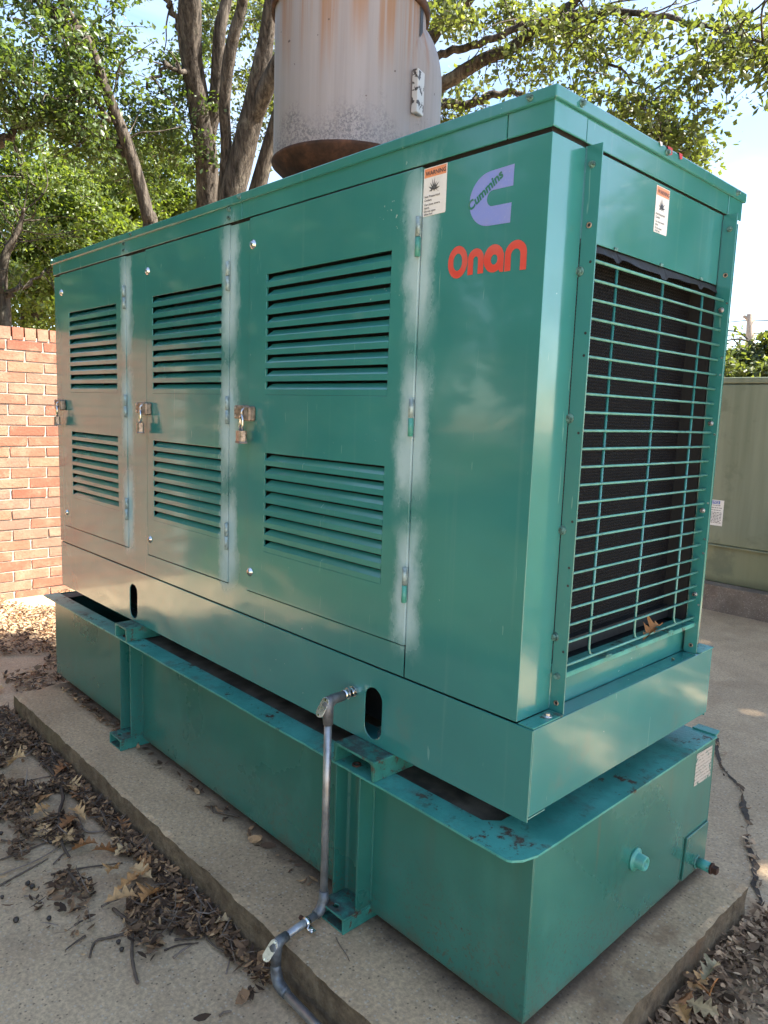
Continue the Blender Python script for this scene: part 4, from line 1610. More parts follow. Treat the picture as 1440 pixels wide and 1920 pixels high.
m.plate(rect(x1l - lw + 0.01, x1l - 0.03, zt - 0.032, zt - 0.006), [], lambda u, v, w: (u, CY0 - 0.0056 - w, v), 0.0004)
m.build('header', M_BLUE2, nl)
me = text_mesh('NOTICE', 0.026, bold=0.0004)
place_text(me, lambda a, b: (x1l - lw + 0.016 + a * 0.85, CY0 - 0.0066, zt - 0.0285 + b))
link('print', me, M_LABEL, nl)
m = MB()
rr = random.Random(3)
z = zt - 0.045
while z > zb + 0.012:
    x = x1l - lw + 0.012
    hgt = 0.0045
    while x < x1l - 0.022:
        l = rr.uniform(0.008, 0.024)
        m.poly([(x, CY0 - 0.0060, z), (min(x + l, x1l - 0.012), CY0 - 0.0060, z), (min(x + l, x1l - 0.012), CY0 - 0.0060, z + hgt), (x, CY0 - 0.0060, z + hgt)])
        x += l + 0.005
    z -= 0.0115 if z < zt - 0.085 else 0.019
m.build('print', M_INK, nl)
mb = grid_box((CX0 - 0.2, 4.555, GZ - 0.05), (CX1 + 0.2, 6.3, -0.396), 0.07, lambda p: mnoise.noise_vector(p * 6) * 0.012 if p.z < -0.41 else Vector((0, 0, 0)))
tag(mb.build('plinth', M_BASEC), 'stained brown concrete plinth below the olive green cabinet', 'concrete plinth')

# ================================================================== TREES
def smooth_path(pts, k=5):
    out = []
    n = len(pts)
    P = [Vector(p) for p in pts]
    for i in range(n - 1):
        p0, p1, p2, p3 = P[max(i - 1, 0)], P[i], P[i + 1], P[min(i + 2, n - 1)]
        for s in range(k):
            t = s / k
            out.append(0.5 * ((2 * p1) + (p2 - p0) * t + (2 * p0 - 5 * p1 + 4 * p2 - p3) * t * t + (3 * p1 - p0 - 3 * p2 + p3) * t ** 3))
    out.append(P[-1])
    return out


def bark_wob(seed):
    def f(i, t):
        return 1 + 0.055 * mnoise.noise(Vector((math.cos(t) * 2.2 + seed, math.sin(t) * 2.2, i * 0.35))) + 0.035 * mnoise.noise(Vector((math.cos(t) * 6, math.sin(t) * 6 + seed, i * 0.5)))
    return f


DENS = 0.66


class TreeB:
    def __init__(self, base, name, label, group='trees beyond the wall'):
        self.root = thing(name, base, label, 'tree', group)
        self.tr = MB()
        self.br = MB()
        self.lv = []
        self.lf = []
        self.nv = 0
        self.rg = np.random.default_rng(abs(hash(name + label)) % 1000 if False else len(label) * 7 + len(name))
        self.limbs = []

    def trunk(self, pts, radii, n=20):
        path = smooth_path(pts, 6)
        rr = np.interp(np.linspace(0, 1, len(path)), np.linspace(0, 1, len(radii)), radii)
        self.tr.tube(path, list(rr), n, wob=bark_wob(len(self.tr.v) * 0.01))
        self.limbs.append((path, rr))
        return path

    def limb(self, pts, radii, n=9, jitter=0.03):
        path = smooth_path(pts, 5)
        path = [p + Vector(self.rg.normal(0, jitter, 3)) * (0 if i == 0 else 1) for i, p in enumerate(path)]
        rr = np.interp(np.linspace(0, 1, len(path)), np.linspace(0, 1, len(radii)), radii)
        self.br.tube(path, list(rr), n, wob=bark_wob(len(self.br.v) * 0.01))
        self.limbs.append((path, rr))
        return path

    def sub(self, path, k, length, r0, up=0.2, start=0.3):
        """side branches off a limb path"""
        rg = self.rg
        tips = []
        n = len(path)
        for j in range(k):
            i = int(n * (start + (1 - start) * rg.random()))
            i = min(i, n - 2)
            p = path[i]
            d = (path[i + 1] - path[i]).normalized()
            v = Vector(rg.normal(0, 1, 3))
            v = (v - d * v.dot(d)).normalized()
            dr = (d * 0.5 + v + Vector((0, 0, up))).normalized()
            L = length * (0.5 + rg.random())
            pts = [p]
            for s in range(4):
                dr = (dr + Vector(rg.normal(0, 0.28, 3)) + Vector((0, 0, -0.06))).normalized()
                pts.append(pts[-1] + dr * L / 4)
            q = smooth_path(pts, 3)
            rr = np.linspace(r0, r0 * 0.25, len(q))
            self.br.tube(q, list(rr), 5)
            tips.append(q)
        return tips

    def leaves(self, centres, per=24, spread=0.2, size=0.075, droop=0.35, twig=True):
        """leafy twigs: leaves set along short drooping shoots"""
        rg = self.rg
        C = np.asarray(centres, float)
        m = len(C)
        if m == 0:
            return
        ax = rg.normal(0, 1, (m, 3))
        ax[:, 2] = ax[:, 2] * 0.5 - droop
        ax /= np.linalg.norm(ax, axis=1)[:, None]
        ln = spread * (1.0 + rg.random(m))
        n = m * per
        ci = np.repeat(np.arange(m), per)
        t = rg.random(n)
        pos = C[ci] + ax[ci] * (t * ln[ci])[:, None] + rg.normal(0, spread * 0.22, (n, 3))
        d = ax[ci] * 0.5 + rg.normal(0, 0.75, (n, 3))
        d[:, 2] -= 0.15
        d /= np.linalg.norm(d, axis=1)[:, None]
        s = rg.normal(0, 1, (n, 3))
        s[:, 2] *= 0.5
        s -= d * (s * d).sum(1)[:, None]
        s /= np.linalg.norm(s, axis=1)[:, None] + 1e-9
        nn = np.cross(d, s)
        L = size * (0.45 + 1.0 * rg.random(n))[:, None]
        Wd = L * (0.26 + 0.12 * rg.random(n))[:, None]
        b = pos
        tip = pos + d * L + nn * L * 0.10
        mid = pos + d * L * 0.5 - nn * L * 0.08
        l = pos + d * L * 0.62 + s * Wd + nn * L * 0.06
        r = pos + d * L * 0.55 - s * Wd + nn * L * 0.06
        V = np.stack([b, l, tip, r, mid], 1).reshape(-1, 3)
        i0 = (np.arange(n) * 5)[:, None]
        F = np.concatenate([i0 + np.array([[0, 4, 2, 1]]), i0 + np.array([[0, 3, 2, 4]])], 0)
        self.lv.append(V)
        self.lf.append(F + self.nv)
        self.nv += len(V)
        if twig:
            for k in range(0, m, 2):
                p = Vector(C[k])
                a = Vector(ax[k])
                self.br.tube([p - a * 0.12, p + a * float(ln[k]) * 0.5, p + a * float(ln[k]) + Vector((0, 0, -0.02))], [0.005, 0.0035, 0.0015], 3, caps=False)

    def mass(self, px, py, d, rx, ry, rd, n, per=24, clump=14, size=0.050, spread=0.2, twig=True):
        """foliage filling an ellipsoid: n leafy twigs gathered in clumps"""
        rg = self.rg
        c = at(px, py, d)
        f = ray(px, py).normalized()
        rt = f.cross(Vector((0, 0, 1))).normalized()
        up = rt.cross(f)
        n = int(n * DENS)
        per = int(per * 1.2)
        k = max(1, n // clump)
        v = rg.normal(0, 1, (k, 3))
        v /= np.linalg.norm(v, axis=1)[:, None]
        v *= (rg.random(k) ** 0.4)[:, None]
        sx, sy = rx * d / FPX, ry * d / FPX
        cc = np.array(c) + v[:, :1] * sx * np.array(rt) + v[:, 1:2] * sy * np.array(up) + v[:, 2:] * rd * np.array(f)
        cl = min(sx, sy) * 0.42
        q = np.repeat(cc, clump, 0) + rg.normal(0, cl * 0.55, (k * clump, 3)) * np.array([1, 1, 0.7])
        self.leaves(q, per, spread, size, twig=twig)

    def done(self, mat):
        if self.tr.v:
            self.tr.build('trunk', M_BARK, self.root)
        if self.br.v:
            self.br.build('branches', M_BARK, self.root)
        if self.lv:
            me = np_mesh('crown', np.concatenate(self.lv), np.concatenate(self.lf))
            link('crown', me, mat, self.root)
        return self.root


def down(p):
    return (p[0], p[1], GZ - 0.1)


# --- big forked oak behind the generator
D1 = 9.0
b0 = at(388, 470, D1)
T = TreeB(down(b0), 'oak_tree', 'stout grey barked oak with a forked trunk behind the generator')
T.trunk([down(b0), b0, at(390, 380, D1), at(386, 290, D1), at(375, 210, D1), at(360, 110, D1), at(358, 0, D1), at(350, -140, D1), at(330, -300, D1)],
        [0.17, 0.145, 0.125, 0.12, 0.12, 0.105, 0.10, 0.09, 0.06])
T.trunk([at(388, 265, D1), at(402, 205, D1), at(407, 150, D1), at(412, 60, D1), at(425, 0, D1 + .1), at(450, -120, D1 + .3)], [0.075, 0.075, 0.068, 0.062, 0.055, 0.04])
T.trunk([at(352, 150, D1), at(350, 120, D1), at(342, 60, D1), at(345, -40, D1)], [0.05, 0.052, 0.05, 0.04])
p = T.limb([at(352, 155, D1), at(335, 130, D1 - .1), at(312, 130, D1 - .2), at(275, 160, D1 - .3)], [0.04, 0.028, 0.02, 0.01])
T.sub(p, 4, 0.5, 0.010)
p = T.limb([at(337, 55, D1), at(322, 20, D1), at(310, -20, D1)], [0.035, 0.03, 0.025])
T.sub(p, 2, 0.6, 0.010)
T.mass(322, 205, 9.3, 62, 100, 0.8, 200, per=24)
T.mass(322, 95, 9.2, 26, 70, 0.5, 34, per=22)
T.mass(260, 290, 9.6, 50, 70, 0.7, 120, per=24)
T.mass(400, 40, 10.0, 90, 70, 0.9, 130, per=22)
T.mass(250, -10, 9.0, 50, 24, 0.5, 40, per=22)
T.done(M_LEAF_D)

# --- leaning oak just right of it, limbs reach over to the right of the drum
D2 = 8.6
b0 = at(425, 470, D2)
T = TreeB(down(b0), 'oak_tree', 'leaning oak whose long bare limbs reach out past the silencer drum')
T.trunk([down(b0), b0, at(432, 385, D2), at(452, 300, D2), at(473, 215, D2), at(487, 140, D2), at(500, 70, D2), at(510, 0, D2), at(545, -130, D2), at(580, -260, D2)],
        [0.17, 0.16, 0.14, 0.125, 0.115, 0.095, 0.075, 0.065, 0.05, 0.03])
T.trunk([at(420, 470, D2 + .1), at(419, 380, D2 + .1), at(424, 280, D2 + .1), at(421, 200, D2 + .1), at(428, 120, D2 + .1), at(440, 60, D2 + .1), at(455, 0, D2 + .1), at(462, -150, D2)],
        [0.075, 0.065, 0.055, 0.058, 0.060, 0.058, 0.05, 0.03])
T.trunk([at(470, 240, D2), at(500, 165, D2 - .1), at(540, 90, D2 - .2), at(620, 20, D2 - .4), at(700, -10, D2 - .6)], [0.085, 0.085, 0.07, 0.06, 0.05])
T.trunk([at(470, 420, D2 + .5), at(482, 360, D2 + .5), at(500, 290, D2 + .5), at(520, 220, D2 + .5), at(545, 140, D2 + .5)], [0.10, 0.095, 0.08, 0.07, 0.05])
# limbs right of the drum
p1 = T.limb([at(640, 260, D2 - .5), at(760, 195, D2 - .7), at(830, 160, D2 - .8), at(890, 122, D2 - .9), at(960, 88, D2 - 1.0), at(1020, 45, D2 - 1.1), at(1070, 8, D2 - 1.2), at(1130, -60, D2 - 1.3)],
            [0.075, 0.070, 0.064, 0.058, 0.050, 0.044, 0.040, 0.02], jitter=0.008)
p2 = T.limb([at(700, 190, D2 - .4), at(780, 120, D2 - .5), at(815, 55, D2 - .6), at(860, 20, D2 - .6), at(900, -20, D2 - .7), at(960, -80, D2 - .7)], [0.07, 0.068, 0.062, 0.055, 0.045, 0.02], jitter=0.008)
p3 = T.limb([at(815, 110, D2 - .8), at(860, 92, D2 - .9), at(920, 75, D2 - 1.0), at(980, 48, D2 - 1.1), at(1040, 30, D2 - 1.2), at(1100, 12, D2 - 1.3)], [0.035, 0.034, 0.030, 0.028, 0.020, 0.012], jitter=0.01)
p4 = T.limb([at(780, 205, D2), at(830, 195, D2), at(870, 200, D2), at(910, 183, D2), at(950, 173, D2), at(975, 178, D2), at(1010, 195, D2 - .1)], [0.055, 0.05, 0.045, 0.042, 0.032, 0.024, 0.01], jitter=0.012)
p5 = T.limb([at(1060, 15, D2 - 1.2), at(1090, 60, D2 - 1.4), at(1120, 105, D2 - 1.5), at(1160, 130, D2 - 1.7), at(1230, 180, D2 - 1.9)], [0.022, 0.018, 0.014, 0.010, 0.005], jitter=0.01)
p6 = T.limb([at(1020, 40, D2 - 1.1), at(1120, 25, D2 - 1.5), at(1230, 30, D2 - 2.0), at(1330, 55, D2 - 2.4), at(1440, 80, D2 - 2.8)], [0.03, 0.026, 0.020, 0.014, 0.008], jitter=0.012)
for pp, kk in ((p1, 7), (p2, 3), (p3, 5), (p4, 3), (p5, 6), (p6, 8)):
    T.sub(pp, kk, 0.55, 0.009, up=-0.1)
T.mass(905, 30, 8.0, 90, 40, 0.7, 110, per=20)
T.mass(1000, 80, 7.6, 60, 70, 0.6, 60, per=20)
T.mass(1000, 130, 7.4, 42, 34, 0.35, 26, per=20, clump=6, spread=.15)
T.mass(868, 150, 8.4, 40, 60, 0.5, 34, per=20, clump=8)
T.mass(1130, 60, 7.0, 115, 60, 0.7, 105, per=20)
T.mass(1150, 165, 6.9, 75, 60, 0.6, 85, per=20)
T.mass(1215, 235, 6.8, 60, 50, 0.5, 110, per=22)
T.mass(1290, 285, 6.7, 42, 36, 0.4, 56, per=22, clump=7)
T.mass(1290, 130, 6.4, 105, 95, 0.8, 125, per=20)
T.mass(1400, 70, 6.0, 95, 70, 0.8, 100, per=20)
T.mass(1060, 215, 7.2, 40, 40, 0.3, 22, per=18, clump=6)
T.mass(850, 195, 8.9, 30, 60, 0.4, 40, per=18, clump=8)
T.mass(520, 250, 10.2, 70, 130, 0.8, 200, per=22)
T.mass(455, 120, 10.2, 60, 130, 0.8, 170, per=22)
T.done(M_LEAF_R)

# --- slender leaning tree on the left
D3 = 8.0
b0 = at(283, 470, D3)
T = TreeB(down(b0), 'oak_tree', 'slender dark oak trunk curving up to the left beyond the wall')
t1 = T.trunk([down(b0), b0, at(278, 410, D3), at(262, 345, D3), at(240, 275, D3), at(215, 210, D3), at(195, 160, D3), at(178, 110, D3), at(163, 75, D3), at(140, 40, D3), at(112, -5, D3), at(80, -80, D3)],
             [0.085, 0.075, 0.060, 0.058, 0.056, 0.05, 0.047, 0.043, 0.036, 0.030, 0.026, 0.015], n=12)
l1 = T.limb([at(232, 290, D3), at(210, 260, D3 + .1), at(170, 225, D3 + .1), at(130, 195, D3 + .2), at(80, 170, D3 + .2), at(20, 140, D3 + .3)], [0.026, 0.024, 0.022, 0.018, 0.014, 0.008])
l2 = T.limb([at(222, 232, D3), at(195, 210, D3 - .1), at(160, 180, D3 - .2), at(130, 165, D3 - .2)], [0.022, 0.020, 0.016, 0.010])
l3 = T.limb([at(160, 82, D3), at(140, 60, D3), at(115, 30, D3 + .1), at(78, 0, D3 + .2), at(50, -40, D3 + .2)], [0.036, 0.034, 0.030, 0.026, 0.015])
l4 = T.limb([at(85, 195, D3 + .4), at(70, 220, D3 + .4), at(40, 235, D3 + .4), at(0, 258, D3 + .4), at(-50, 290, D3 + .4)], [0.018, 0.025, 0.03, 0.034, 0.035])
for pp, kk in ((t1, 8), (l1, 6), (l2, 4), (l3, 5), (l4, 4)):
    T.sub(pp, kk, 0.6, 0.009)
T.mass(80, 60, 8.2, 110, 80, 0.9, 210, per=24)
T.mass(45, 150, 8.0, 90, 70, 0.9, 190, per=24)
T.mass(140, 150, 8.3, 70, 70, 0.7, 120, per=24)
T.mass(165, 40, 8.4, 50, 60, 0.6, 70, per=22)
T.mass(190, 250, 8.5, 50, 60, 0.6, 90, per=24)
T.done(M_LEAF_D)

# --- sunlit crowns filling the lower left
for px, d, hgt, lab, mass in (
        (60, 12.5, 330, 'bright yellow green tree rising above the brick wall on the left',
         [(60, 420, 12, 120, 110, 1.3, 560), (40, 540, 12, 110, 80, 1.2, 420), (150, 480, 12.5, 90, 80, 1.0, 320), (20, 300, 12.5, 100, 80, 1.2, 260)]),
        (235, 13.5, 330, 'sunny green tree between the slender trunk and the stout forked oak',
         [(215, 390, 13, 80, 80, 1.2, 330), (310, 350, 13.5, 70, 70, 1.2, 260), (170, 300, 13.5, 70, 60, 1.0, 200), (250, 440, 13.5, 120, 70, 1.0, 320), (350, 420, 13.5, 60, 60, 1, 120)])):
    b0 = at(px, 600, d)
    T = TreeB(down(b0), 'broadleaf_tree', lab)
    tp = T.trunk([down(b0), at(px, 600, d), at(px + 8, 520, d), at(px - 10, 440, d), at(px + 15, hgt, d)], [0.20, 0.16, 0.13, 0.10, 0.05], n=12)
    ss = T.sub(tp, 9, 1.6, 0.03, start=0.35)
    for s_ in ss:
        T.sub(s_, 3, 0.7, 0.010)
    for a in mass:
        T.mass(*a, per=40, size=0.064, spread=0.24)
    T.done(M_LEAF_B)
# dead looking branches at the far left, above the wall
b0 = at(12, 640, 9.0)
T = TreeB(down(b0), 'oak_tree', 'low dark trunk with bare twigs at the far left above the wall')
tp = T.trunk([down(b0), at(10, 600, 9), at(4, 540, 9), at(10, 480, 9), at(35, 430, 9), at(45, 390, 9)], [0.07, 0.06, 0.055, 0.045, 0.03, 0.012], n=12)
l1 = T.limb([at(2, 560, 9), at(30, 535, 8.9), at(60, 520, 8.8), at(90, 505, 8.8)], [0.03, 0.022, 0.014, 0.005])
T.sub(tp, 14, 0.8, 0.008, start=0.5)
T.sub(l1, 8, 0.5, 0.006)
T.mass(30, 470, 9.2, 50, 60, 0.5, 60, per=18)
T.mass(70, 400, 9.4, 60, 50, 0.5, 60, per=18)
T.done(M_LEAF_D)

# --- shade tree to the right, out of view but for its shade on the radiator end
b0 = Vector((6.2, 5.6, GZ))
T = TreeB(down(b0), 'oak_tree', 'spreading oak to the right whose crown shades the radiator end', group=None)
tp = T.trunk([down(b0), (6.2, 5.6, 1.0), (6.0, 5.4, 2.6), (5.6, 5.0, 4.2), (5.0, 4.6, 6.0)], [0.26, 0.22, 0.19, 0.15, 0.08], n=12)
for e in ((3.8, 7.6, 6.0), (2.2, 2.5, 5.8), (3.5, 5.5, 6.6), (1.2, 4.0, 6.2), (5.5, 2.5, 6.2), (3.0, 1.2, 5.4)):
    a = Vector((5.9, 5.3, 3.2))
    e = Vector(e)
    l = T.limb([a, a.lerp(e, 0.35) + Vector((0, 0, 0.4)), a.lerp(e, 0.7) + Vector((0, 0, 0.3)), e], [0.10, 0.08, 0.05, 0.02])
    T.sub(l, 8, 0.9, 0.012)
cc = []
rg = T.rg
for c, rx, n in (((2.6, 2.6, 5.4), (1.9, 1.7, 0.8), 620), ((3.6, 4.2, 6.2), (2.0, 1.8, 0.9), 620), ((2.0, 3.2, 6.0), (1.3, 1.4, 0.8), 360), ((3.8, 7.9, 6.0), (1.8, 1.5, 0.7), 420), ((4.0, 1.6, 5.6), (1.5, 1.2, 0.8), 360), ((4.4, 6.2, 6.0), (1.5, 1.3, 0.7), 260)):
    v = rg.normal(0, 1, (n, 3))
    v /= np.linalg.norm(v, axis=1)[:, None]
    v *= (rg.random(n) ** 0.33)[:, None]
    cc.append(np.array(c) + v * np.array(rx))
T.leaves(np.concatenate(cc), per=26, spread=0.26, size=0.125)
T.done(M_LEAF_D)

# --- unseen trees around the yard, added so the gloss reflects dark green
b0 = Vector((-3.4, -6.6, GZ))
T = TreeB(b0, 'yard_tree', 'leafy tree across the yard opposite the middle louvred door', group='unseen trees added for reflections')
tp = T.trunk([(-3.4, -6.6, GZ - 0.1), (-3.4, -6.6, 0.6), (-3.3, -6.5, 1.6), (-3.5, -6.6, 2.8), (-3.4, -6.7, 4.2)], [0.24, 0.20, 0.17, 0.13, 0.05], n=12)
T.sub(tp, 12, 1.5, 0.03, start=0.25)
rg = T.rg
v = rg.normal(0, 1, (1500, 3))
v /= np.linalg.norm(v, axis=1)[:, None]
v *= (rg.random(1500) ** 0.33)[:, None]
T.leaves(np.array((-3.4, -6.6, 2.5)) + v * np.array((1.7, 1.5, 2.7)), per=16, spread=0.3, size=0.16, twig=False)
T.done(M_LEAF_D)
yt = T.root
for dx, dy, rz, sc_, lab in ((-3.1, 1.6, 1.1, 1.0, 'unseen tree added for reflections opposite the brick wall end'), (3.0, -1.2, 2.3, 1.1, 'unseen tree added as dark reflection in widest louvred door'),
                             (-0.6, -3.4, 3.9, 1.35, 'tall unseen tree added farthest across the yard for reflections'), (-4.9, 4.1, 5.0, 1.25, 'unseen tree added beyond the free end of the brick wall for reflections'), (-7.0, 3.3, 0.3, 1.5, 'tall unseen tree added well beyond the brick wall end for reflections'), (7.6, 17.5, 0.6, 1.15, 'unseen tree added far right of the cabinet for end panel reflections')):
    r_ = yt.copy()
    COL.objects.link(r_)
    r_.location = (b0.x + dx, b0.y + dy, b0.z)
    r_.rotation_euler = (0, 0, rz)
    r_.scale = (sc_, sc_, sc_)
    r_['label'] = lab
    for ch in list(yt.children):
        c_ = ch.copy()
        COL.objects.link(c_)
        c_.parent = r_
        c_.matrix_parent_inverse = ch.matrix_parent_inverse.copy()

# --- far tree and pole at the right
DF = 26.0
b0 = at(1405, 760, DF)
T = TreeB(down(b0), 'broadleaf_tree', 'distant round tree beyond the olive green cabinet', group=None)
tp = T.trunk([down(b0), at(1405, 740, DF), at(1408, 690, DF), at(1425, 660, DF)], [0.22, 0.2, 0.16, 0.08], n=10)
T.sub(tp, 10, 1.8, 0.05, start=0.4)
T.mass(1412, 685, DF, 52, 40, 1.6, 300, per=22, size=0.17, spread=0.4, twig=False)
T.mass(1450, 700, DF - 1, 60, 36, 1.6, 300, per=22, size=0.17, spread=0.4, twig=False)
T.mass(1375, 715, DF, 50, 26, 1.4, 200, per=22, size=0.17, spread=0.4, twig=False)
T.mass(1440, 645, DF, 26, 22, 1.0, 60, per=22, size=0.17, spread=0.4, twig=False)
T.done(M_LEAF_R)  # greyer leaf colour stands in for haze at this distance
DPO = 29.0
pb = at(1407, 700, DPO)
pole = thing('utility_pole', down(pb), 'pale weathered wooden utility pole above the distant tree', 'utility pole')
m = MB()
m.tube([down(pb), at(1406, 660, DPO), at(1408, 588, DPO)], [0.19, 0.16, 0.13], 10)
m.build('pole', M_POLE, pole)
m = MB()
m.tube([at(1394, 592, DPO), at(1412, 606, DPO)], 0.06, 6)
m.build('crossarm', M_POLE, pole)
for ya, yb, lab in ((601, 597, 'upper of two thin dark power wires at the utility pole'), (626, 619, 'lower of two thin dark power wires at the utility pole')):
    a = at(1408, ya - 1, DPO)
    m = MB()
    e0 = at(1200, ya + 8, DPO + 12)
    e1 = at(1640, yb - 6, DPO - 3)
    m.tube([e0, e0.lerp(a, 0.5) + Vector((0, 0, -0.15)), a, a.lerp(e1, 0.5) + Vector((0, 0, -0.12)), e1], 0.018, 5)
    tag(m.build('power_wire', M_WIRE), lab, 'power wire', 'power wires')

# ================================================================== LITTER
def oak_leaf_mesh(name, L, seed, curl):
    r = random.Random(seed)
    rows = [(0, .012), (.10, .05), (.18, .20), (.26, .08), (.36, .33), (.41, .30), (.50, .10), (.60, .36), (.66, .30), (.74, .10), (.84, .19), (.90, .07), (1.0, .004)]
    V, F = [], []
    cz, ct = curl, r.uniform(-1, 1)
    for t, w in rows:
        w *= L * r.uniform(0.85, 1.15)
        x = t * L
        lift = cz * L * (0.30 * math.sin(t * 3.0 + ct) + 0.25 * t * t)
        sk = 0.02 * L * math.sin(t * 9 + seed)
        for s in (-1, 0, 1):
            sw = -0.12 * w if w > 0.15 * L else 0.0      # lobes sweep forward
            V.append((x - sw * abs(s) + 0, s * w + sk, lift + abs(s) * w * cz * (0.9 + 0.5 * r.random()) + 0.002))
    for i in range(len(rows) - 1):
        for s in (0, 1):
            a = i * 3 + s
            F.append((a, a + 1, a + 4, a + 3))
    me = bpy.data.meshes.new(name)
    me.from_pydata(V, [], F)
    me.materials.append(M_OAKLEAF)
    return me


leaf_me = [oak_leaf_mesh('oak_leaf', 0.105, s, c) for s, c in ((1, .25), (2, .55), (3, .8), (4, -.45), (5, .4))]


def put(me, name, p, rz, tilt=(0, 0), sc_=1.0):
    o = bpy.data.objects.new(name, me)
    COL.objects.link(o)
    o.location = p
    o.rotation_euler = (tilt[0], tilt[1], rz)
    o.scale = (sc_, sc_, sc_)
    return o


leaf_spots = [(92, 1430), (105, 1462), (118, 1470), (100, 1492), (95, 1512), (155, 1500), (145, 1540), (160, 1535), (175, 1530), (78, 1545), (145, 1575), (170, 1605), (235, 1568), (228, 1578), (258, 1588),
              (250, 1612), (275, 1605), (290, 1632), (262, 1640), (285, 1650), (215, 1672), (258, 1690), (310, 1665), (330, 1668), (340, 1672), (242, 1645), (402, 1740), (12, 1435), (55, 1265), (40, 1282), (70, 1275), (185, 1590), (222, 1625)]
for i, (x, y) in enumerate(leaf_spots):
    p = gp(x, y, GZ + 0.022)
    if p.y > -0.262:
        p.y = -0.262 - 0.02 * RND.random()
    o = put(leaf_me[i % 5], 'fallen_oak_leaf', p, RND.uniform(0, 6.28), (RND.uniform(-.35, .35), RND.uniform(-.35, .35)), RND.uniform(0.62, 1.0))
    lab = ('tan oak leaf in the litter between the brick wall and the pad end' if y < 1300 else
           'tan oak leaf lying beside the thick bent branch near the pad' if y < 1560 else
           'tan oak leaf in the deep leaf drift halfway along the pad' if x > 220 and y < 1660 else
           'tan oak leaf at the thin end of the drift by the pale crooked twig' if x > 200 else
           'tan oak leaf out on the litter left of the deep leaf drift')
    tag(o, lab, 'fallen leaf', 'tan oak leaves along the pad')
for i, (x, y) in enumerate([(1310, 1840), (1300, 1862), (1322, 1825), (1262, 1862), (1250, 1875), (1330, 1862)]):
    p = gp(x, y, GZ + 0.06)
    p.x = max(p.x, 0.20)
    o = put(leaf_me[(i + 2) % 5], 'fallen_oak_leaf', p, RND.uniform(0, 6.28), (RND.uniform(-.4, .4), RND.uniform(-.4, .4)), RND.uniform(0.6, 0.85))
    tag(o, 'curled oak leaf on the grey leaf pile at the pad corner', 'fallen leaf', 'oak leaves on the corner pile')
# dry leaf caught on the grille sill
o = put(leaf_me[2], 'dry_leaf', (-0.028, 0.515, 0.3055), 1.35, (0.10, -0.1), 0.62)
tag(o, 'dry brown leaf caught on the sill at the foot of the grille', 'fallen leaf')
o = put(leaf_me[1], 'dry_leaf', (-0.019, 0.555, 0.3085), 1.9, (0.3, 0.05), 0.55)
tag(o, 'small dry leaf lying over the bigger leaf on the grille sill', 'fallen leaf')
o = put(leaf_me[3], 'dry_leaf', (-0.030, 0.70, ZS + 0.004), 1.3, (0.1, 0.1), 0.35)
tag(o, 'scrap of brown leaf on the skid ledge under the grille', 'fallen leaf')


def twig(pts, r0, r1, name, label, group=None):
    path = smooth_path(pts, 4)
    rr = np.linspace(r0, r1, len(path)) * np.array([1 + 0.15 * math.sin(i * 2.3) for i in range(len(path))])
    o = MB().tube(path, list(rr), 7).build(name, M_TWIG)
    return tag(o, label, 'twig', group)


def gtw(pp, h=0.006):
    return [gp(x, y, GZ + h) for x, y in pp]


twig(gtw([(84, 1432), (100, 1450), (114, 1478), (118, 1498), (110, 1528), (112, 1560), (118, 1585), (130, 1607)], 0.02), 0.0075, 0.0045, 'fallen_branch', 'thick bent branch lying among the oak leaves beside the pad')
twig(gtw([(212, 1704), (238, 1726), (248, 1748), (247, 1790), (252, 1820), (258, 1842)], 0.009), 0.0052, 0.0042, 'fallen_twig', 'pale crooked twig pointing at the camera on bare concrete')
twig(gtw([(290, 1672), (298, 1695), (308, 1728)], 0.02), 0.0055, 0.005, 'fallen_twig', 'short pale twig propped in the litter near the conduit end of the pile')
twig(gtw([(238, 1750), (205, 1758), (178, 1766), (168, 1795)]), 0.0042, 0.003, 'fallen_twig', 'hooked dark twig left of the pale crooked twig')
small = [((140, 1520), (152, 1545), (165, 1560), (215, 1555)), ((0, 1612), (60, 1590), (95, 1575)), ((0, 1640), (70, 1612), (110, 1588)), ((0, 1660), (50, 1632), (90, 1610)), ((95, 1640), (130, 1632), (170, 1625), (230, 1618)),
         ((28, 1522), (48, 1540), (70, 1565), (88, 1578)), ((40, 1528), (44, 1548), (42, 1562)), ((45, 1680), (60, 1682), (82, 1694)), ((150, 1645), (140, 1668), (118, 1682), (88, 1685)), ((327, 1762), (350, 1760), (385, 1755)),
         ((308, 1782), (335, 1772), (372, 1768)), ((325, 1796), (345, 1780), (358, 1772)), ((385, 1745), (388, 1760), (410, 1780), (425, 1786)), ((412, 1750), (428, 1768), (432, 1790), (424, 1826)), ((318, 1752), (328, 1735), (333, 1730)),
         ((262, 1765), (285, 1745), (310, 1735)), ((250, 1700), (256, 1720), (252, 1735)), ((247, 1680), (250, 1665), (258, 1655)), ((467, 1850), (465, 1862), (470, 1875)), ((412, 1905), (420, 1898), (434, 1896)),
         ((190, 1700), (205, 1692), (225, 1685)), ((140, 1735), (150, 1728), (156, 1726)), ((138, 1697), (150, 1700), (160, 1698)), ((270, 1700), (278, 1690), (290, 1680)), ((25, 1470), (60, 1462), (95, 1455)), ((60, 1500), (80, 1515), (98, 1540)),
         ((20, 1400), (50, 1395), (80, 1390)), ((40, 1345), (60, 1352), (78, 1372)), ((100, 1620), (120, 1600), (150, 1585)), ((255, 1755), (275, 1770), (284, 1772)), ((160, 1755), (140, 1768), (122, 1782)), ((2, 1575), (30, 1578), (52, 1572))]
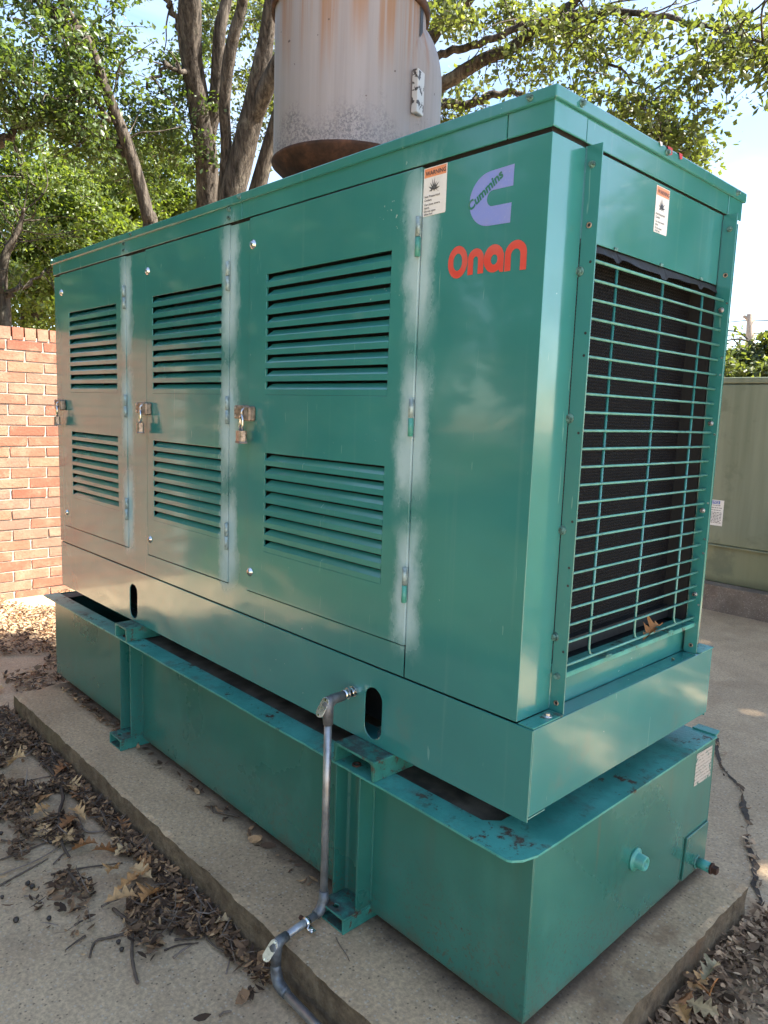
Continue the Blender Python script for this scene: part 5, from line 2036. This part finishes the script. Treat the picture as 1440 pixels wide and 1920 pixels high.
for pp in small:
    twig(gtw(pp, RND.uniform(0.004, 0.012)), RND.uniform(0.0022, 0.0042), RND.uniform(0.0015, 0.0028), 'fallen_twig',
         'thin dark twig on the bare concrete near the conduit' if pp[0][0] > 300 else 'thin dark twig around the pale crooked twig' if pp[0][0] > 185 else
         'thin dark twig at the picture edge left of the pad' if pp[0][0] < 50 else 'thin dark twig between the bent branch and the leaf drift', 'thin twigs beside the pad')
twig([(-0.470, -0.128, PADZ + 0.003), (-0.440, -0.140, PADZ + 0.005), (-0.405, -0.148, PADZ + 0.004), (-0.385, -0.155, PADZ + 0.003)], 0.0014, 0.001, 'fallen_twig', 'single thin stalk lying on the pad beside the near tank foot')
twig([gp(396, 1512, PADZ + .006), gp(400, 1522, PADZ + .006), (-1.185, -0.055, PADZ + 0.006), (-1.15, -0.035, PADZ + 0.007), (-1.11, -0.012, PADZ + 0.006)], 0.0026, 0.0022, 'bent_wire', 'curved bit of stiff wire on the pad under the tank edge')
# acorns and caps
nut = MB()
nut.lathe([(0.0, -0.009), (0.006, -0.007), (0.0085, -0.001), (0.0095, 0.002), (0.0085, 0.006), (0.004, 0.0085), (0.0, 0.009)], (0, 0, 0), 12)
nut_me = nut.mesh('acorn')
nut_me.materials.append(M_NUT)
for x, y in ((11, 1494), (42, 1500), (53, 1496), (66, 1504), (62, 1490), (59, 1558), (52, 1656), (60, 1662), (222, 1766), (228, 1780), (358, 1740), (2, 1562), (4, 1682), (30, 1725), (96, 1578), (92, 1722)):
    p = gp(x, y, GZ + 0.008)
    o = put(nut_me, 'acorn', p, RND.uniform(0, 6), (RND.uniform(0, 1.5), 0), RND.uniform(0.6, 0.95))
    tag(o, 'small dark acorn lying on the concrete left of the pad', 'acorn', 'dark acorns beside the pad')


def litter(name, P, size, mat, label, lift=0.02, aspect=0.34, thick=0.0):
    """many curled leaf scraps: each a bent strip of three quads"""
    P = np.asarray(P, float)
    n = len(P)
    rg = NP
    a = rg.random(n) * 2 * np.pi
    L = size * (0.4 + 1.0 * rg.random(n) ** 1.5)
    Wd = L * (aspect * (0.5 + rg.random(n)))
    d = np.stack([np.cos(a), np.sin(a), rg.normal(0, 0.25, n)], 1)
    s = np.stack([-np.sin(a), np.cos(a), rg.normal(0, 0.45, n)], 1)
    up = np.cross(d, s)
    rows = []
    curl = rg.normal(0.25, 0.5, n)
    for t, w in ((-0.5, 0.25), (-0.2, 0.95), (0.15, 1.0), (0.5, 0.12)):
        c = P + d * (L * t)[:, None] + up * (L * curl * t * t * 1.2)[:, None]
        for sg in (-1, 1):
            rows.append(c + s * (Wd * w * sg * 0.5)[:, None] + up * (Wd * curl * 0.35)[:, None] * abs(w))
    V = np.stack(rows, 1)
    V[:, :, 2] += (rg.random(n) * lift)[:, None]
    V[:, :, 2] = np.maximum(V[:, :, 2], GZ + 0.0025)
    V = V.reshape(-1, 3)
    i0 = (np.arange(n) * 8)[:, None]
    F = np.concatenate([i0 + np.array([[0, 2, 3, 1]]), i0 + np.array([[2, 4, 5, 3]]), i0 + np.array([[4, 6, 7, 5]])], 0)
    o = link(name, np_mesh(name, V, F), mat)
    return tag(o, label, None, kind='stuff')


# left: drift against the pad, thinning outwards, and a bed towards the wall
pts = []
r = NP
while len(pts) < 7600:
    x = r.uniform(-2.75, -0.55)
    d = abs(r.normal(0, 0.085 + 0.10 * max(0.0, min(1.0, (-x - 0.6) / 1.6))))
    dens = 0.30 + 0.7 * max(0, min(1, (-x - 0.75) / 0.5))
    if r.random() > dens:
        continue
    k = mnoise.noise(Vector((x * 4.5, d * 9, 1.7)))
    if d > 0.05 and k < 0.08:
        continue
    pts.append((x, -0.250 - d, GZ + 0.004 + 0.030 * math.exp(-d / 0.07) * r.random()))
while len(pts) < 22000:
    x = r.uniform(-4.85, -2.2)
    y = r.uniform(-1.0, 1.3)
    edge = -0.62 - 0.25 * (x + 2.2) / -2.6
    if y < edge - 0.1 or (x > -2.68 and y > -0.25):
        continue
    if mnoise.noise(Vector((x * 2.2, y * 2.2, 0.3))) < -0.28:
        continue
    pts.append((x, y, GZ + 0.004 + 0.018 * r.random()))
for i in range(500):
    x, y = r.uniform(-2.4, -1.2), r.uniform(-0.72, -0.45)
    if mnoise.noise(Vector((x * 5, y * 5, 8.0))) > 0.05:
        pts.append((x, y, GZ + 0.004))
litter('leaf_litter', pts, 0.030, M_LITTER, 'brown leaf litter drifted along the pad and under the brick wall')
tw = [pts[i] for i in range(0, 22000, 9)]
o = litter('twig_fragments', [(a, b, c + 0.012) for a, b, c in tw], 0.075, M_TWIG, 'fine broken twig fragments mixed through the brown leaf litter', aspect=0.045)
# right: heaped grey leaves at the pad corner
pts = []
for i in range(1700):
    x = 0.172 + abs(r.normal(0, 0.10))
    y = r.uniform(0.25, 1.02)
    hgt = 0.055 * math.exp(-(x - 0.17) / 0.10) * max(0.0, min(1.0, (1.05 - y) / 0.25))
    pts.append((x, y, GZ + 0.004 + hgt * r.random()))
for i in range(70):
    k = r.integers(0, len(crk) - 1)
    p = crk[k].lerp(crk[k + 1], r.random())
    pts.append((p.x + r.normal(0, 0.012), p.y + r.normal(0, 0.010), GZ + 0.006))
litter('grey_leaf_heap', pts, 0.030, M_LITTER_G, 'heap of grey dead leaves at the corner of the pad')
# dirt and scraps on the pad under the tank edge
pts = []
for i in range(170):
    x = r.uniform(-2.6, -1.9) if i < 120 else r.uniform(-1.9, -0.6)
    pts.append((x, r.uniform(-0.06, -0.012), PADZ + 0.003))
o = litter('pad_leaf_scraps', pts, 0.035, M_LITTER, 'small leaf scraps gathered on the pad under the tank edge', lift=0.008)

# red scraps on the roof edge
for y, s, lab in ((0.405, 0.5, 'small pale pink flower scrap on the roof edge'), (0.450, 1.0, 'crimson petal scrap hanging over the roof edge'), (0.505, 0.75, 'narrow crimson scrap at the roof edge nearest the corner')):
    m = MB()
    z = 1.5005
    m.poly([(X1 + 0.004, y - 0.016 * s, z), (X1 + 0.0135, y - 0.013 * s, z + 0.001), (X1 + 0.0135, y + 0.012 * s, z + 0.001), (X1 + 0.005, y + 0.017 * s, z)])
    m.poly([(X1 + 0.0135, y - 0.013 * s, z + 0.001), (X1 + 0.0145, y - 0.006 * s, z - 0.018 * s), (X1 + 0.0145, y + 0.010 * s, z - 0.014 * s), (X1 + 0.0135, y + 0.012 * s, z + 0.001)])
    tag(m.build('petal_scrap', M_REDLEAF if s > 0.6 else M_LABEL), lab, 'petal')
